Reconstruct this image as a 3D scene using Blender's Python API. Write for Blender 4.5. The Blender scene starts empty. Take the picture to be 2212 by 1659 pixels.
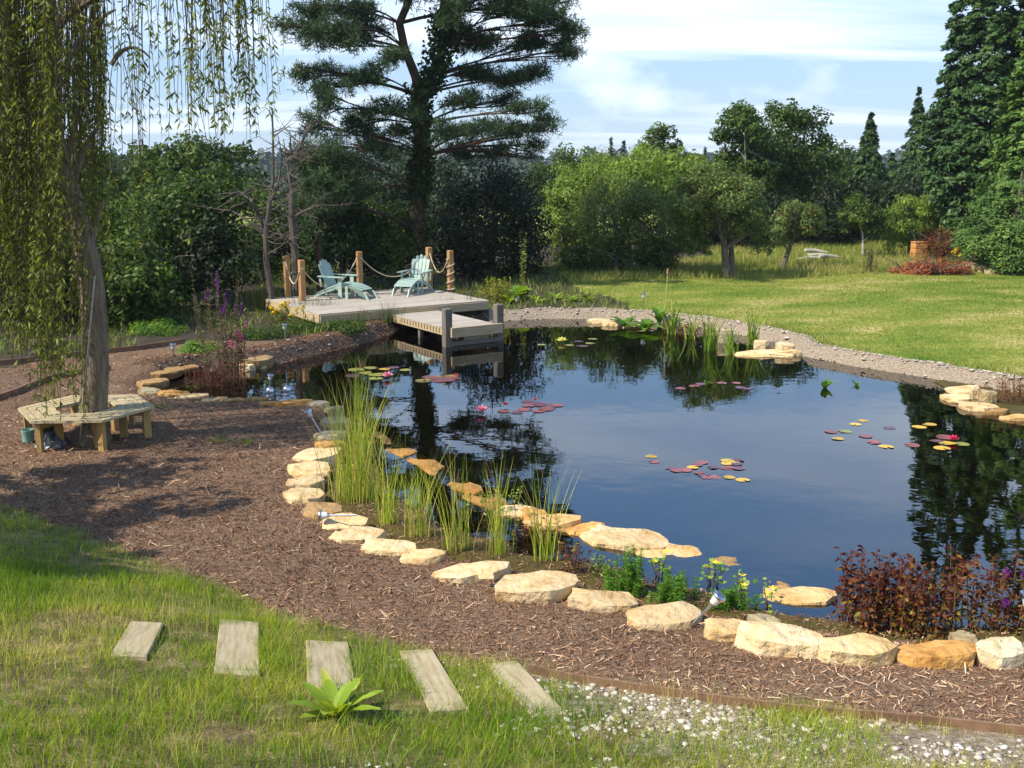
import bpy, math, random
import numpy as np
from mathutils import Vector, Matrix

random.seed(7)
RNG = np.random.default_rng(11)
R = math.radians
scene = bpy.context.scene
COL = scene.collection

# ------------------------------------------------------------------ camera
PITCH = R(11.75); CAM_H = 4.1; FOC = 2324.3      # focal length in units of a 2212 px wide picture
cd = bpy.data.cameras.new('camera'); cam = bpy.data.objects.new('camera', cd); COL.objects.link(cam)
cam.location = (0, 0, CAM_H); cam.rotation_euler = (R(90) - PITCH, 0, 0)
cd.sensor_width = 36; cd.lens = 36 * FOC / 2212; cd.clip_start = .05; cd.clip_end = 5000
scene.camera = cam

# ------------------------------------------------------------------ sky and sun
SUN_EL = R(47); SAZ = R(205)          # direction to the sun: left of and behind the camera
SD = Vector((math.cos(SUN_EL) * math.cos(SAZ), math.cos(SUN_EL) * math.sin(SAZ), math.sin(SUN_EL)))
w = bpy.data.worlds.new('World'); scene.world = w; w.use_nodes = True
nt = w.node_tree; N = nt.nodes; L = nt.links
for n in list(N): N.remove(n)
out = N.new('ShaderNodeOutputWorld'); bg = N.new('ShaderNodeBackground'); bg.inputs['Strength'].default_value = .11
sky = N.new('ShaderNodeTexSky'); sky.sky_type = 'NISHITA'; sky.sun_disc = False
sky.sun_elevation = SUN_EL; sky.sun_rotation = math.atan2(SD.x, SD.y) % (2 * math.pi); sky.air_density = 1.0; sky.dust_density = .3; sky.ozone_density = 2.2
tc = N.new('ShaderNodeTexCoord'); sep = N.new('ShaderNodeSeparateXYZ'); L.new(tc.outputs['Generated'], sep.inputs[0])
def wmath(op, a, b):
    m = N.new('ShaderNodeMath'); m.operation = op
    for i, v in enumerate((a, b)):
        if v is None: continue
        if isinstance(v, (int, float)): m.inputs[i].default_value = v
        else: L.new(v, m.inputs[i])
    return m.outputs[0]
zz = wmath('ADD', wmath('MAXIMUM', sep.outputs['Z'], 0.0), .11)
cx = wmath('DIVIDE', sep.outputs['X'], zz); cy = wmath('DIVIDE', sep.outputs['Y'], zz)
comb = N.new('ShaderNodeCombineXYZ'); L.new(cx, comb.inputs[0]); L.new(cy, comb.inputs[1])
mp = N.new('ShaderNodeMapping'); mp.inputs['Rotation'].default_value = (0, 0, R(54)); mp.inputs['Scale'].default_value = (.38, 1.5, 1)
mp.inputs['Location'].default_value = (7.7, 1.3, 0)
L.new(comb.outputs[0], mp.inputs[0])
nz = N.new('ShaderNodeTexNoise'); nz.inputs['Scale'].default_value = .6; nz.inputs['Detail'].default_value = 9; nz.inputs['Roughness'].default_value = .55; nz.inputs['Distortion'].default_value = .5
L.new(mp.outputs[0], nz.inputs['Vector'])
rp = N.new('ShaderNodeValToRGB'); rp.color_ramp.elements[0].position = .49; rp.color_ramp.elements[1].position = .65
L.new(nz.outputs['Fac'], rp.inputs[0])
# small puffs low in the sky
nz2 = N.new('ShaderNodeTexNoise'); nz2.inputs['Scale'].default_value = 6.0; nz2.inputs['Detail'].default_value = 7; nz2.inputs['Roughness'].default_value = .55
mp2 = N.new('ShaderNodeMapping'); mp2.inputs['Scale'].default_value = (1, 1, 1.7); mp2.inputs['Location'].default_value = (.3, 0, .12); L.new(tc.outputs['Generated'], mp2.inputs[0]); L.new(mp2.outputs[0], nz2.inputs['Vector'])
rp2 = N.new('ShaderNodeValToRGB'); rp2.color_ramp.elements[0].position = .55; rp2.color_ramp.elements[1].position = .72
L.new(nz2.outputs['Fac'], rp2.inputs[0])
low = N.new('ShaderNodeMapRange'); low.inputs['From Min'].default_value = .02; low.inputs['From Max'].default_value = .30; low.inputs['To Min'].default_value = .85; low.inputs['To Max'].default_value = 0
L.new(sep.outputs['Z'], low.inputs[0])
puff = wmath('MULTIPLY', rp2.outputs[0], low.outputs[0])
cl = wmath('MAXIMUM', wmath('MULTIPLY', rp.outputs[0], .68), puff)
# thin summer veil everywhere: lifts the blue to a milky tone, more towards the horizon
veil = N.new('ShaderNodeMapRange'); veil.inputs['From Min'].default_value = 0; veil.inputs['From Max'].default_value = .55; veil.inputs['To Min'].default_value = .80; veil.inputs['To Max'].default_value = .80
L.new(sep.outputs['Z'], veil.inputs[0])
hz0 = N.new('ShaderNodeMix'); hz0.data_type = 'RGBA'; 
hzr = N.new('ShaderNodeValToRGB'); hzr.color_ramp.elements[0].position = .04; hzr.color_ramp.elements[0].color = (.30, .43, .58, 1); hzr.color_ramp.elements[1].position = .80; hzr.color_ramp.elements[1].color = (.07, .17, .42, 1); e_ = hzr.color_ramp.elements.new(.36); e_.color = (.215, .445, .86, 1)
hzs = N.new('ShaderNodeVectorMath'); hzs.operation = 'SCALE'; hzs.inputs['Scale'].default_value = 10; L.new(sep.outputs['Z'], hzr.inputs[0]); L.new(hzr.outputs[0], hzs.inputs[0]); L.new(hzs.outputs[0], hz0.inputs['B'])
L.new(veil.outputs[0], hz0.inputs['Factor']); L.new(sky.outputs[0], hz0.inputs['A'])
mx = N.new('ShaderNodeMix'); mx.data_type = 'RGBA'; mx.inputs['B'].default_value = (8.0, 8.6, 9.4, 1)
L.new(cl, mx.inputs['Factor']); L.new(hz0.outputs['Result'], mx.inputs['A'])
L.new(mx.outputs['Result'], bg.inputs['Color']); L.new(bg.outputs[0], out.inputs[0])

sl = bpy.data.lights.new('sun', 'SUN'); sl.energy = 5.0; sl.angle = R(.53); sl.color = (1, .915, .78)
so = bpy.data.objects.new('sun', sl); COL.objects.link(so); so.rotation_euler = SD.to_track_quat('Z', 'Y').to_euler(); so.location = (-30, -20, 30)
vs = scene.view_settings; vs.view_transform = 'Standard'; vs.look = 'None'; vs.exposure = 0.62; vs.gamma = 1; vs.use_curve_mapping = False
scene.render.engine = 'CYCLES'
scene.cycles.max_bounces = 8; scene.cycles.transparent_max_bounces = 16; scene.cycles.diffuse_bounces = 3; scene.cycles.glossy_bounces = 4
scene.cycles.use_denoising = True
scene.cycles.caustics_reflective = False; scene.cycles.caustics_refractive = False

# ------------------------------------------------------------------ helpers
def U(x, y, z=0.):
    """picture point (2212 px wide) -> point of the horizontal plane at height z"""
    a = (x - 1106) / FOC; b = -(y - 829.5) / FOC
    dy = math.cos(PITCH) + b * math.sin(PITCH); dz = -math.sin(PITCH) + b * math.cos(PITCH)
    t = (z - CAM_H) / dz
    return Vector((a * t, dy * t, z))
def D(x, y, Y):
    """picture point -> point at distance Y"""
    a = (x - 1106) / FOC; b = -(y - 829.5) / FOC
    dy = math.cos(PITCH) + b * math.sin(PITCH); dz = -math.sin(PITCH) + b * math.cos(PITCH)
    t = Y / dy
    return Vector((a * t, Y, CAM_H + dz * t))

def tag(o, label=None, cat=None, group=None, kind=None):
    if label: o['label'] = label
    if cat: o['category'] = cat
    if group: o['group'] = group
    if kind: o['kind'] = kind
    return o
def empty(name, loc, rz=0, label=None, cat=None, group=None):
    o = bpy.data.objects.new(name, None); COL.objects.link(o); o.location = loc; o.rotation_euler = (0, 0, rz); o.empty_display_size = .1
    return tag(o, label, cat, group)
def link(name, me, parent=None, loc=None):
    o = bpy.data.objects.new(name, me); COL.objects.link(o)
    if parent is not None: o.parent = parent
    if loc is not None: o.location = loc
    return o
def npmesh(name, V, P, m=None, attr=None, smooth=False):
    """mesh from numpy arrays: V (n,3), P (m,k)"""
    V = np.asarray(V, np.float32); P = np.asarray(P, np.int32); k = P.shape[1]
    me = bpy.data.meshes.new(name); me.vertices.add(len(V)); me.vertices.foreach_set('co', V.ravel())
    me.loops.add(P.size); me.loops.foreach_set('vertex_index', P.ravel())
    me.polygons.add(len(P)); me.polygons.foreach_set('loop_start', np.arange(0, P.size, k, dtype=np.int32))
    try: me.polygons.foreach_set('loop_total', np.full(len(P), k, np.int32))
    except Exception: pass
    me.update(calc_edges=True)
    if smooth: me.polygons.foreach_set('use_smooth', np.ones(len(P), bool))
    if attr is not None:
        a = me.attributes.new('v', 'FLOAT', 'POINT'); a.data.foreach_set('value', np.asarray(attr, np.float32))
    if m is not None: me.materials.append(m)
    return me
class MB:
    """collects boxes, prisms and tubes into one mesh"""
    def __init__(s): s.v = []; s.f = []
    def add(s, vs, fs):
        o = len(s.v); s.v += [tuple(p) for p in vs]; s.f += [tuple(i + o for i in f) for f in fs]; return s
    def box(s, c, d, M=None):
        x, y, z = d[0] / 2, d[1] / 2, d[2] / 2; b = min(x, y, z) * .18
        vs = []
        for sz in (-1, 1):
            for sx, sy in ((-1, -1), (1, -1), (1, 1), (-1, 1)): vs.append(Vector((sx * (x - b), sy * (y - b), sz * z)))
        for sz in (-1, 1):
            for sx, sy in ((-1, -1), (1, -1), (1, 1), (-1, 1)): vs.append(Vector((sx * x, sy * y, sz * (z - b))))
        fs = [(3, 2, 1, 0), (4, 5, 6, 7)]
        for i in range(4):
            j = (i + 1) % 4
            fs += [(8 + i, 8 + j, 12 + j, 12 + i), (12 + i, 12 + j, 4 + j, 4 + i), (i, j, 8 + j, 8 + i)]
        M = Matrix.Translation(c) @ (M.to_4x4() if M is not None else Matrix())
        return s.add([M @ v for v in vs], fs)
    def bar(s, a, b, wx, wy, up=(0, 0, 1)):
        a = Vector(a); b = Vector(b); d = (b - a); l = d.length; d.normalize()
        u = Vector(up); sx = d.cross(u)
        if sx.length < 1e-4: sx = d.cross(Vector((0, 1, 0)))
        sx.normalize(); sy = sx.cross(d)
        M = Matrix((sx, sy, d)).transposed()
        return s.box((a + b) / 2, (wx, wy, l), M)
    def prism(s, pts, z0, z1):
        n = len(pts); vs = [(p[0], p[1], z0) for p in pts] + [(p[0], p[1], z1) for p in pts]
        fs = [tuple(range(n - 1, -1, -1)), tuple(range(n, 2 * n))] + [(i, (i + 1) % n, n + (i + 1) % n, n + i) for i in range(n)]
        return s.add(vs, fs)
    def tube(s, path, rad, n=8, cap=True):
        path = [Vector(p) for p in path]; m = len(path)
        if not hasattr(rad, '__len__'): rad = [rad] * m
        vs = []; pu = None
        for i, p in enumerate(path):
            t = (path[min(i + 1, m - 1)] - path[max(i - 1, 0)]).normalized()
            if pu is None: pu = t.cross(Vector((0, 1, 0)) if abs(t.y) < .9 else Vector((1, 0, 0))).normalized()
            u = (pu - t * pu.dot(t)).normalized(); v = t.cross(u); pu = u
            for k in range(n):
                a = 2 * math.pi * k / n; vs.append(p + (u * math.cos(a) + v * math.sin(a)) * rad[i])
        fs = []
        for i in range(m - 1):
            for k in range(n):
                k2 = (k + 1) % n; fs.append((i * n + k, i * n + k2, (i + 1) * n + k2, (i + 1) * n + k))
        if cap: fs += [tuple(range(n - 1, -1, -1)), tuple(range((m - 1) * n, m * n))]
        return s.add(vs, fs)
    def lathe(s, prof, n=14, c=(0, 0, 0)):
        vs = []; m = len(prof)
        for r, z in prof:
            for k in range(n): a = 2 * math.pi * k / n; vs.append((c[0] + r * math.cos(a), c[1] + r * math.sin(a), c[2] + z))
        fs = [(i * n + k, i * n + (k + 1) % n, (i + 1) * n + (k + 1) % n, (i + 1) * n + k) for i in range(m - 1) for k in range(n)]
        return s.add(vs, fs)
    def mesh(s, name, m, smooth=False):
        me = bpy.data.meshes.new(name); me.from_pydata(s.v, [], s.f); me.materials.append(m)
        if smooth:
            me.polygons.foreach_set('use_smooth', np.ones(len(me.polygons), bool))
            try: me.set_sharp_from_angle(angle=R(40))
            except Exception: pass
        me.update(); return me
    def build(s, name, m, parent=None, smooth=False, loc=None): return link(name, s.mesh(name, m, smooth), parent, loc)
def copy_tree(o, parent=None):
    c = o.copy(); COL.objects.link(c)
    if parent is not None: c.parent = parent
    for ch in [x for x in bpy.data.objects if x.parent == o]: copy_tree(ch, c)
    return c
def bez(p0, p1, p2, n):
    p0, p1, p2 = Vector(p0), Vector(p1), Vector(p2)
    return [(1 - t) ** 2 * p0 + 2 * t * (1 - t) * p1 + t * t * p2 for t in [i / (n - 1) for i in range(n)]]

# ------------------------------------------------------------------ materials
def newmat(name):
    m = bpy.data.materials.new(name); m.use_nodes = True; t = m.node_tree
    return m, t, t.nodes, t.links, t.nodes['Principled BSDF']
def setramp(r, cols):
    el = r.color_ramp.elements
    while len(el) < len(cols): el.new(.5)
    for e, (p, c) in zip(el, cols): e.position = p; e.color = (*c, 1)
def surf(name, cols, scale=4, detail=6, rough=.8, bump=.3, bscale=30, bdist=.02, stretch=(1, 1, 1), spec=.3, coord='Object', rnd=0., tint=False, metal=0., distort=0., world=False):
    """noise -> ramp -> base colour, fine noise -> bump"""
    m, t, n, l, b = newmat(name)
    tc = n.new('ShaderNodeTexCoord'); mp = n.new('ShaderNodeMapping'); mp.inputs['Scale'].default_value = stretch
    src = tc.outputs[coord]
    if world: src = n.new('ShaderNodeNewGeometry').outputs['Position']
    if rnd:
        oi = n.new('ShaderNodeObjectInfo'); ad = n.new('ShaderNodeVectorMath'); ad.operation = 'ADD'
        sc = n.new('ShaderNodeMath'); sc.operation = 'MULTIPLY'; sc.inputs[1].default_value = 37; l.new(oi.outputs['Random'], sc.inputs[0])
        l.new(src, ad.inputs[0]); l.new(sc.outputs[0], ad.inputs[1]); src = ad.outputs[0]
    l.new(src, mp.inputs[0])
    nz = n.new('ShaderNodeTexNoise'); nz.inputs['Scale'].default_value = scale; nz.inputs['Detail'].default_value = detail; nz.inputs['Roughness'].default_value = .62; nz.inputs['Distortion'].default_value = distort
    l.new(mp.outputs[0], nz.inputs['Vector'])
    rp = n.new('ShaderNodeValToRGB'); setramp(rp, cols); l.new(nz.outputs['Fac'], rp.inputs[0]); col = rp.outputs[0]
    if rnd:
        hs = n.new('ShaderNodeHueSaturation'); mr = n.new('ShaderNodeMapRange'); mr.inputs['To Min'].default_value = 1 - rnd; mr.inputs['To Max'].default_value = 1 + rnd
        l.new(oi.outputs['Random'], mr.inputs[0]); l.new(mr.outputs[0], hs.inputs['Value']); l.new(col, hs.inputs['Color']); col = hs.outputs[0]
    if tint:
        oi2 = n.new('ShaderNodeObjectInfo'); mm = n.new('ShaderNodeMix'); mm.data_type = 'RGBA'; mm.blend_type = 'MULTIPLY'; mm.inputs['Factor'].default_value = 1
        l.new(col, mm.inputs['A']); l.new(oi2.outputs['Color'], mm.inputs['B']); col = mm.outputs['Result']
    l.new(col, b.inputs['Base Color']); b.inputs['Roughness'].default_value = rough; b.inputs['Specular IOR Level'].default_value = spec; b.inputs['Metallic'].default_value = metal
    if bump:
        n2 = n.new('ShaderNodeTexNoise'); n2.inputs['Scale'].default_value = bscale; n2.inputs['Detail'].default_value = 6; l.new(mp.outputs[0], n2.inputs['Vector'])
        bp = n.new('ShaderNodeBump'); bp.inputs['Strength'].default_value = bump; bp.inputs['Distance'].default_value = bdist
        l.new(n2.outputs['Fac'], bp.inputs['Height']); l.new(bp.outputs[0], b.inputs['Normal'])
    return m
def leafmat(name, cols, trans=.3, rough=.55, spec=.25, tcol=None):
    """colour from the per-leaf value 'v'; part of the light passes through"""
    m, t, n, l, b = newmat(name)
    at = n.new('ShaderNodeAttribute'); at.attribute_name = 'v'
    rp = n.new('ShaderNodeValToRGB'); setramp(rp, cols); l.new(at.outputs['Fac'], rp.inputs[0])
    l.new(rp.outputs[0], b.inputs['Base Color']); b.inputs['Roughness'].default_value = rough; b.inputs['Specular IOR Level'].default_value = spec
    if trans:
        tr = n.new('ShaderNodeBsdfTranslucent'); hs = n.new('ShaderNodeHueSaturation'); hs.inputs['Hue'].default_value = .485; hs.inputs['Saturation'].default_value = 1.1; hs.inputs['Value'].default_value = 1.3
        l.new(rp.outputs[0], hs.inputs['Color']); l.new(hs.outputs[0], tr.inputs['Color'])
        mx = n.new('ShaderNodeMixShader'); mx.inputs[0].default_value = trans; o = n['Material Output']
        l.new(b.outputs[0], mx.inputs[1]); l.new(tr.outputs[0], mx.inputs[2]); l.new(mx.outputs[0], o.inputs['Surface'])
    return m
def plain(name, col, rough=.6, spec=.3, metal=0.):
    m, t, n, l, b = newmat(name); b.inputs['Base Color'].default_value = (*col, 1); b.inputs['Roughness'].default_value = rough
    b.inputs['Specular IOR Level'].default_value = spec; b.inputs['Metallic'].default_value = metal; return m
M = {}
M['mulch'] = surf('mulch', [(.3, (.065, .035, .02)), (.5, (.15, .09, .052)), (.7, (.28, .19, .12))], 30, 8, .9, .9, 60, .03)
M['soil'] = surf('soil', [(.3, (.022, .018, .012)), (.6, (.05, .038, .024)), (.8, (.06, .065, .025))], 3, 8, .95, .7, 20, .05)
M['bed'] = surf('pond_mud', [(.3, (.042, .033, .005)), (.7, (.08, .062, .010))], 2, 6, .9, .3, 10, .03)
M['gravel'] = surf('gravel', [(.25, (.12, .09, .058)), (.45, (.24, .19, .135)), (.62, (.35, .29, .22)), (.8, (.52, .46, .38))], 30, 6, .9, .9, 45, .04)
M['bank'] = surf('grass_bank_soil', [(.3, (.05, .045, .014)), (.5, (.12, .09, .035)), (.7, (.29, .21, .11))], 5, 8, .95, .7, 30, .04)
M['rock'] = surf('limestone', [(.26, (.32, .21, .09)), (.42, (.49, .36, .19)), (.58, (.57, .46, .29)), (.78, (.40, .36, .29))], 4.2, 9, .92, 1.0, 11, .05, rnd=.05, tint=True)
M['chalk'] = surf('chalk', [(.35, (.24, .18, .11)), (.5, (.45, .38, .28)), (.66, (.68, .62, .53))], 14, 4, .9, .3, 20, .01, world=True)
M['deckwood'] = surf('weathered_deck', [(.3, (.24, .205, .16)), (.55, (.39, .35, .295)), (.8, (.48, .44, .38))], 5, 8, .8, .35, 40, .006, stretch=(.6, 9, 9), rnd=.10)
M['post'] = surf('brown_post', [(.3, (.26, .13, .05)), (.6, (.42, .24, .10)), (.8, (.50, .31, .15))], 5, 8, .75, .3, 30, .006, stretch=(8, 8, .7), rnd=.08)
M['greypost'] = surf('grey_post', [(.3, (.10, .085, .07)), (.6, (.17, .145, .12)), (.8, (.24, .21, .18))], 5, 8, .85, .4, 30, .006, stretch=(8, 8, .7))
M['beam'] = surf('pale_beam', [(.3, (.30, .22, .12)), (.6, (.44, .35, .21)), (.8, (.52, .43, .28))], 5, 8, .8, .3, 30, .006, stretch=(.7, 8, 8), rnd=.08)
M['bench'] = surf('bench_pine', [(.3, (.30, .225, .11)), (.55, (.42, .345, .20)), (.8, (.49, .42, .28))], 5, 8, .7, .25, 30, .004, stretch=(.8, 9, 9), rnd=.08)
M['benchleg'] = surf('bench_leg_pine', [(.3, (.28, .17, .055)), (.6, (.38, .25, .085)), (.8, (.44, .31, .13))], 5, 8, .7, .25, 30, .004, stretch=(9, 9, .8), rnd=.08)
M['sleeper'] = surf('plank_step', [(.3, (.25, .19, .105)), (.5, (.36, .295, .175)), (.62, (.41, .345, .22)), (.8, (.30, .25, .16))], 4, 8, .85, .4, 40, .006, stretch=(8, .7, 8), rnd=.06)
M['edging'] = surf('edging_timber', [(.3, (.13, .07, .04)), (.7, (.25, .15, .09))], 6, 6, .85, .3, 30, .005, rnd=.08)
M['chair'] = surf('sage_paint', [(.3, (.27, .375, .325)), (.7, (.33, .44, .385))], 3, 5, .45, .05, 40, .002, spec=.4, rnd=.05)
M['rope'] = surf('rope', [(.3, (.40, .31, .21)), (.7, (.58, .48, .36))], 40, 4, .9, .4, 120, .004)
M['steel'] = surf('brushed_steel', [(.3, (.45, .45, .45)), (.7, (.62, .62, .62))], 8, 4, .28, .0, spec=.5, metal=1.)
M['dark'] = plain('dark_plastic', (.02, .02, .022), .4)
M['panel'] = plain('solar_cell', (.02, .03, .06), .15, .6)
M['glass'] = plain('frosted_lamp', (.55, .58, .58), .2, .5)
M['barkw'] = surf('willow_bark', [(.3, (.10, .075, .05)), (.55, (.22, .17, .11)), (.8, (.33, .27, .19))], 6, 8, .95, 1.0, 10, .05, stretch=(3, 3, .6))
M['barkp'] = surf('pine_bark', [(.3, (.03, .020, .015)), (.6, (.065, .038, .026)), (.8, (.12, .066, .042))], 5, 8, .95, .9, 10, .05, stretch=(3, 3, .9))
M['bark'] = surf('grey_bark', [(.3, (.07, .055, .04)), (.6, (.15, .125, .095)), (.8, (.22, .19, .15))], 6, 8, .95, .8, 12, .04, stretch=(3, 3, .8))
M['dead'] = surf('dead_wood', [(.3, (.05, .04, .032)), (.6, (.11, .09, .075)), (.8, (.21, .185, .16))], 6, 8, .9, .5, 20, .02, stretch=(3, 3, .8))
M['birch'] = surf('birch_bark', [(.3, (.20, .18, .15)), (.6, (.45, .42, .38)), (.8, (.6, .57, .52))], 6, 6, .8, .3, 20, .01)

g = lambda *c: [(i / (len(c) - 1), x) for i, x in enumerate(c)]
M['lf_willow'] = leafmat('willow_leaf', g((.03, .042, .008), (.11, .14, .020), (.36, .43, .08)), .45)
M['lf_twig'] = leafmat('willow_twig', g((.075, .05, .018), (.15, .11, .035)), 0)
M['lf_pine'] = leafmat('pine_needle', g((.014, .030, .011), (.036, .068, .025), (.10, .16, .058)), .25, .6)
M['lf_dark'] = leafmat('dark_leaf', g((.006, .013, .004), (.017, .033, .008), (.055, .085, .02)), .25)
M['lf_mid'] = leafmat('mid_leaf', g((.020, .040, .006), (.066, .118, .017), (.19, .28, .045)), .38)
M['lf_light'] = leafmat('light_leaf', g((.08, .13, .018), (.19, .28, .042), (.36, .46, .09)), .42)
M['lf_yellow'] = leafmat('yellow_green_leaf', g((.13, .16, .018), (.27, .31, .035), (.44, .43, .07)), .4)
M['lf_apple'] = leafmat('apple_leaf', g((.05, .078, .015), (.125, .175, .04), (.27, .33, .10)), .42)
M['lf_conifer'] = leafmat('conifer_spray', g((.012, .030, .010), (.032, .078, .020), (.10, .18, .04)), .2)
M['lf_conlight'] = leafmat('light_conifer_spray', g((.028, .066, .012), (.072, .15, .024), (.19, .29, .05)), .2)
M['lf_far'] = leafmat('far_leaf', g((.018, .034, .022), (.035, .06, .036), (.07, .10, .05)), 0)  # greens shifted to blue: distance haze painted into the leaf colour
M['lf_ivy'] = leafmat('ivy_leaf', g((.008, .02, .006), (.022, .05, .012), (.07, .12, .03)), .15, .7, .1)
M['grass'] = leafmat('grass_blade', g((.065, .165, .007), (.18, .30, .015), (.40, .43, .05), (.68, .57, .23)), .42)
M['lawngrass'] = leafmat('lawn_blade', g((.08, .155, .016), (.17, .22, .030), (.29, .29, .06), (.44, .37, .14)), .35)
M['rough'] = leafmat('rough_grass_blade', g((.06, .12, .014), (.16, .22, .034), (.33, .32, .085), (.44, .32, .15)), .35)
M['reed'] = leafmat('reed_stem', g((.16, .27, .022), (.38, .48, .05), (.58, .58, .11), (.52, .34, .15)), .35)
M['iris'] = leafmat('iris_leaf', g((.09, .19, .02), (.21, .33, .04), (.42, .44, .07)), .4)
M['rush'] = leafmat('rush_stem', g((.025, .045, .012), (.06, .09, .022), (.15, .16, .06)), .2)
M['marestail'] = leafmat('marestail_leaf', g((.05, .14, .012), (.10, .24, .02), (.20, .36, .04)), .35)
M['redleaf'] = leafmat('red_leaf', g((.07, .018, .012), (.15, .04, .02), (.24, .12, .02), (.22, .24, .03)), .35)
M['loose'] = leafmat('loosestrife_stem', g((.03, .04, .010), (.07, .065, .018), (.10, .05, .025)), .2)
M['purple'] = leafmat('purple_petal', g((.10, .015, .14), (.24, .045, .28)), .3)
M['pinkp'] = leafmat('pink_petal', g((.55, .10, .22), (.85, .35, .48)), .3)
M['hosta'] = leafmat('broad_leaf', g((.05, .13, .015), (.13, .26, .03), (.30, .40, .06)), .35)
M['dock'] = leafmat('dock_leaf', g((.09, .18, .012), (.24, .35, .03), (.48, .50, .09)), .4)
M['bracken'] = leafmat('dead_bracken', g((.16, .04, .02), (.30, .09, .035), (.46, .24, .09)), .2)
M['chip'] = leafmat('bark_chip', g((.06, .028, .015), (.18, .092, .050), (.37, .23, .135), (.66, .51, .35)), 0, .9)
M['yellowp'] = leafmat('yellow_petal', g((.75, .50, .01), (.85, .65, .03)), .2)
M['fruit'] = plain('apple_skin', (.33, .13, .05), .5)
M['pad_red'] = surf('red_lily_pad', [(.3, (.15, .035, .035)), (.7, (.26, .085, .06))], 6, 4, .35, .1, 20, .004, rnd=.3, spec=.5)
M['pad_purple'] = surf('purple_lily_pad', [(.3, (.075, .03, .045)), (.7, (.16, .06, .075))], 6, 4, .3, .1, 20, .004, rnd=.3, spec=.5)
M['pad_green'] = surf('green_lily_pad', [(.3, (.16, .17, .03)), (.7, (.26, .25, .05))], 6, 4, .35, .1, 20, .004, rnd=.25, spec=.5)
M['pad_yellow'] = surf('yellow_lily_pad', [(.3, (.42, .24, .02)), (.7, (.60, .42, .05))], 6, 4, .4, .1, 20, .004, rnd=.2, spec=.4)
M['plastic'] = surf('black_plastic', [(.3, (.02, .022, .025)), (.7, (.05, .055, .06))], 5, 4, .3, .4, 8, .03, spec=.5)
M['bag'] = surf('pale_plastic', [(.3, (.45, .47, .48)), (.7, (.7, .72, .72))], 5, 4, .3, .6, 9, .04, spec=.5)
M['pot'] = plain('green_plastic', (.20, .36, .29), .35)
M['brick'] = surf('orange_box', [(.3, (.42, .18, .05)), (.7, (.55, .28, .09))], 5, 4, .8, .2, 20, .01)
# lawn: patchy mown grass
def lawnmat():
    m, t, n, l, b = newmat('lawn_turf'); geo = n.new('ShaderNodeNewGeometry')
    def nz(scale, det, st=(1, 1, 1)):
        mp = n.new('ShaderNodeMapping'); mp.inputs['Scale'].default_value = st; l.new(geo.outputs['Position'], mp.inputs[0])
        x = n.new('ShaderNodeTexNoise'); x.inputs['Scale'].default_value = scale; x.inputs['Detail'].default_value = det; l.new(mp.outputs[0], x.inputs['Vector']); return x.outputs['Fac']
    a = nz(.7, 10, (.6, 1.0, 1)); r1 = n.new('ShaderNodeValToRGB'); setramp(r1, [(.28, (.07, .145, .016)), (.42, (.15, .21, .030)), (.54, (.25, .265, .055)), (.68, (.42, .36, .15))]); l.new(a, r1.inputs[0])
    c = nz(9, 8); r2 = n.new('ShaderNodeValToRGB'); setramp(r2, [(.3, (.62, .66, .5)), (.7, (1.15, 1.12, 1.2))]); l.new(c, r2.inputs[0])
    mm = n.new('ShaderNodeMix'); mm.data_type = 'RGBA'; mm.blend_type = 'MULTIPLY'; mm.inputs['Factor'].default_value = 1; l.new(r1.outputs[0], mm.inputs['A']); l.new(r2.outputs[0], mm.inputs['B'])
    l.new(mm.outputs['Result'], b.inputs['Base Color']); b.inputs['Roughness'].default_value = .9; b.inputs['Specular IOR Level'].default_value = .1
    bp = n.new('ShaderNodeBump'); bp.inputs['Strength'].default_value = .8; bp.inputs['Distance'].default_value = .06; l.new(nz(24, 6), bp.inputs['Height']); l.new(bp.outputs[0], b.inputs['Normal'])
    return m
M['lawn'] = lawnmat()
def watermat():
    m, t, n, l, b = newmat('pond_water'); o = n['Material Output']; n.remove(b)
    geo = n.new('ShaderNodeNewGeometry'); nz = n.new('ShaderNodeTexNoise'); nz.inputs['Scale'].default_value = 1.6; nz.inputs['Detail'].default_value = 3; l.new(geo.outputs['Position'], nz.inputs['Vector'])
    bp = n.new('ShaderNodeBump'); bp.inputs['Strength'].default_value = .14; bp.inputs['Distance'].default_value = .02; l.new(nz.outputs['Fac'], bp.inputs['Height'])
    fr = n.new('ShaderNodeFresnel'); fr.inputs['IOR'].default_value = 1.7; l.new(bp.outputs[0], fr.inputs['Normal'])
    tr = n.new('ShaderNodeBsdfTransparent'); tr.inputs['Color'].default_value = (.80, .68, .40, 1)
    gl = n.new('ShaderNodeBsdfGlossy'); gl.inputs['Roughness'].default_value = .012; gl.inputs['Color'].default_value = (1, 1, 1, 1); l.new(bp.outputs[0], gl.inputs['Normal'])
    mx = n.new('ShaderNodeMixShader'); l.new(fr.outputs[0], mx.inputs[0]); l.new(tr.outputs[0], mx.inputs[1]); l.new(gl.outputs[0], mx.inputs[2]); l.new(mx.outputs[0], o.inputs['Surface'])
    return m
M['water'] = watermat()

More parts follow.
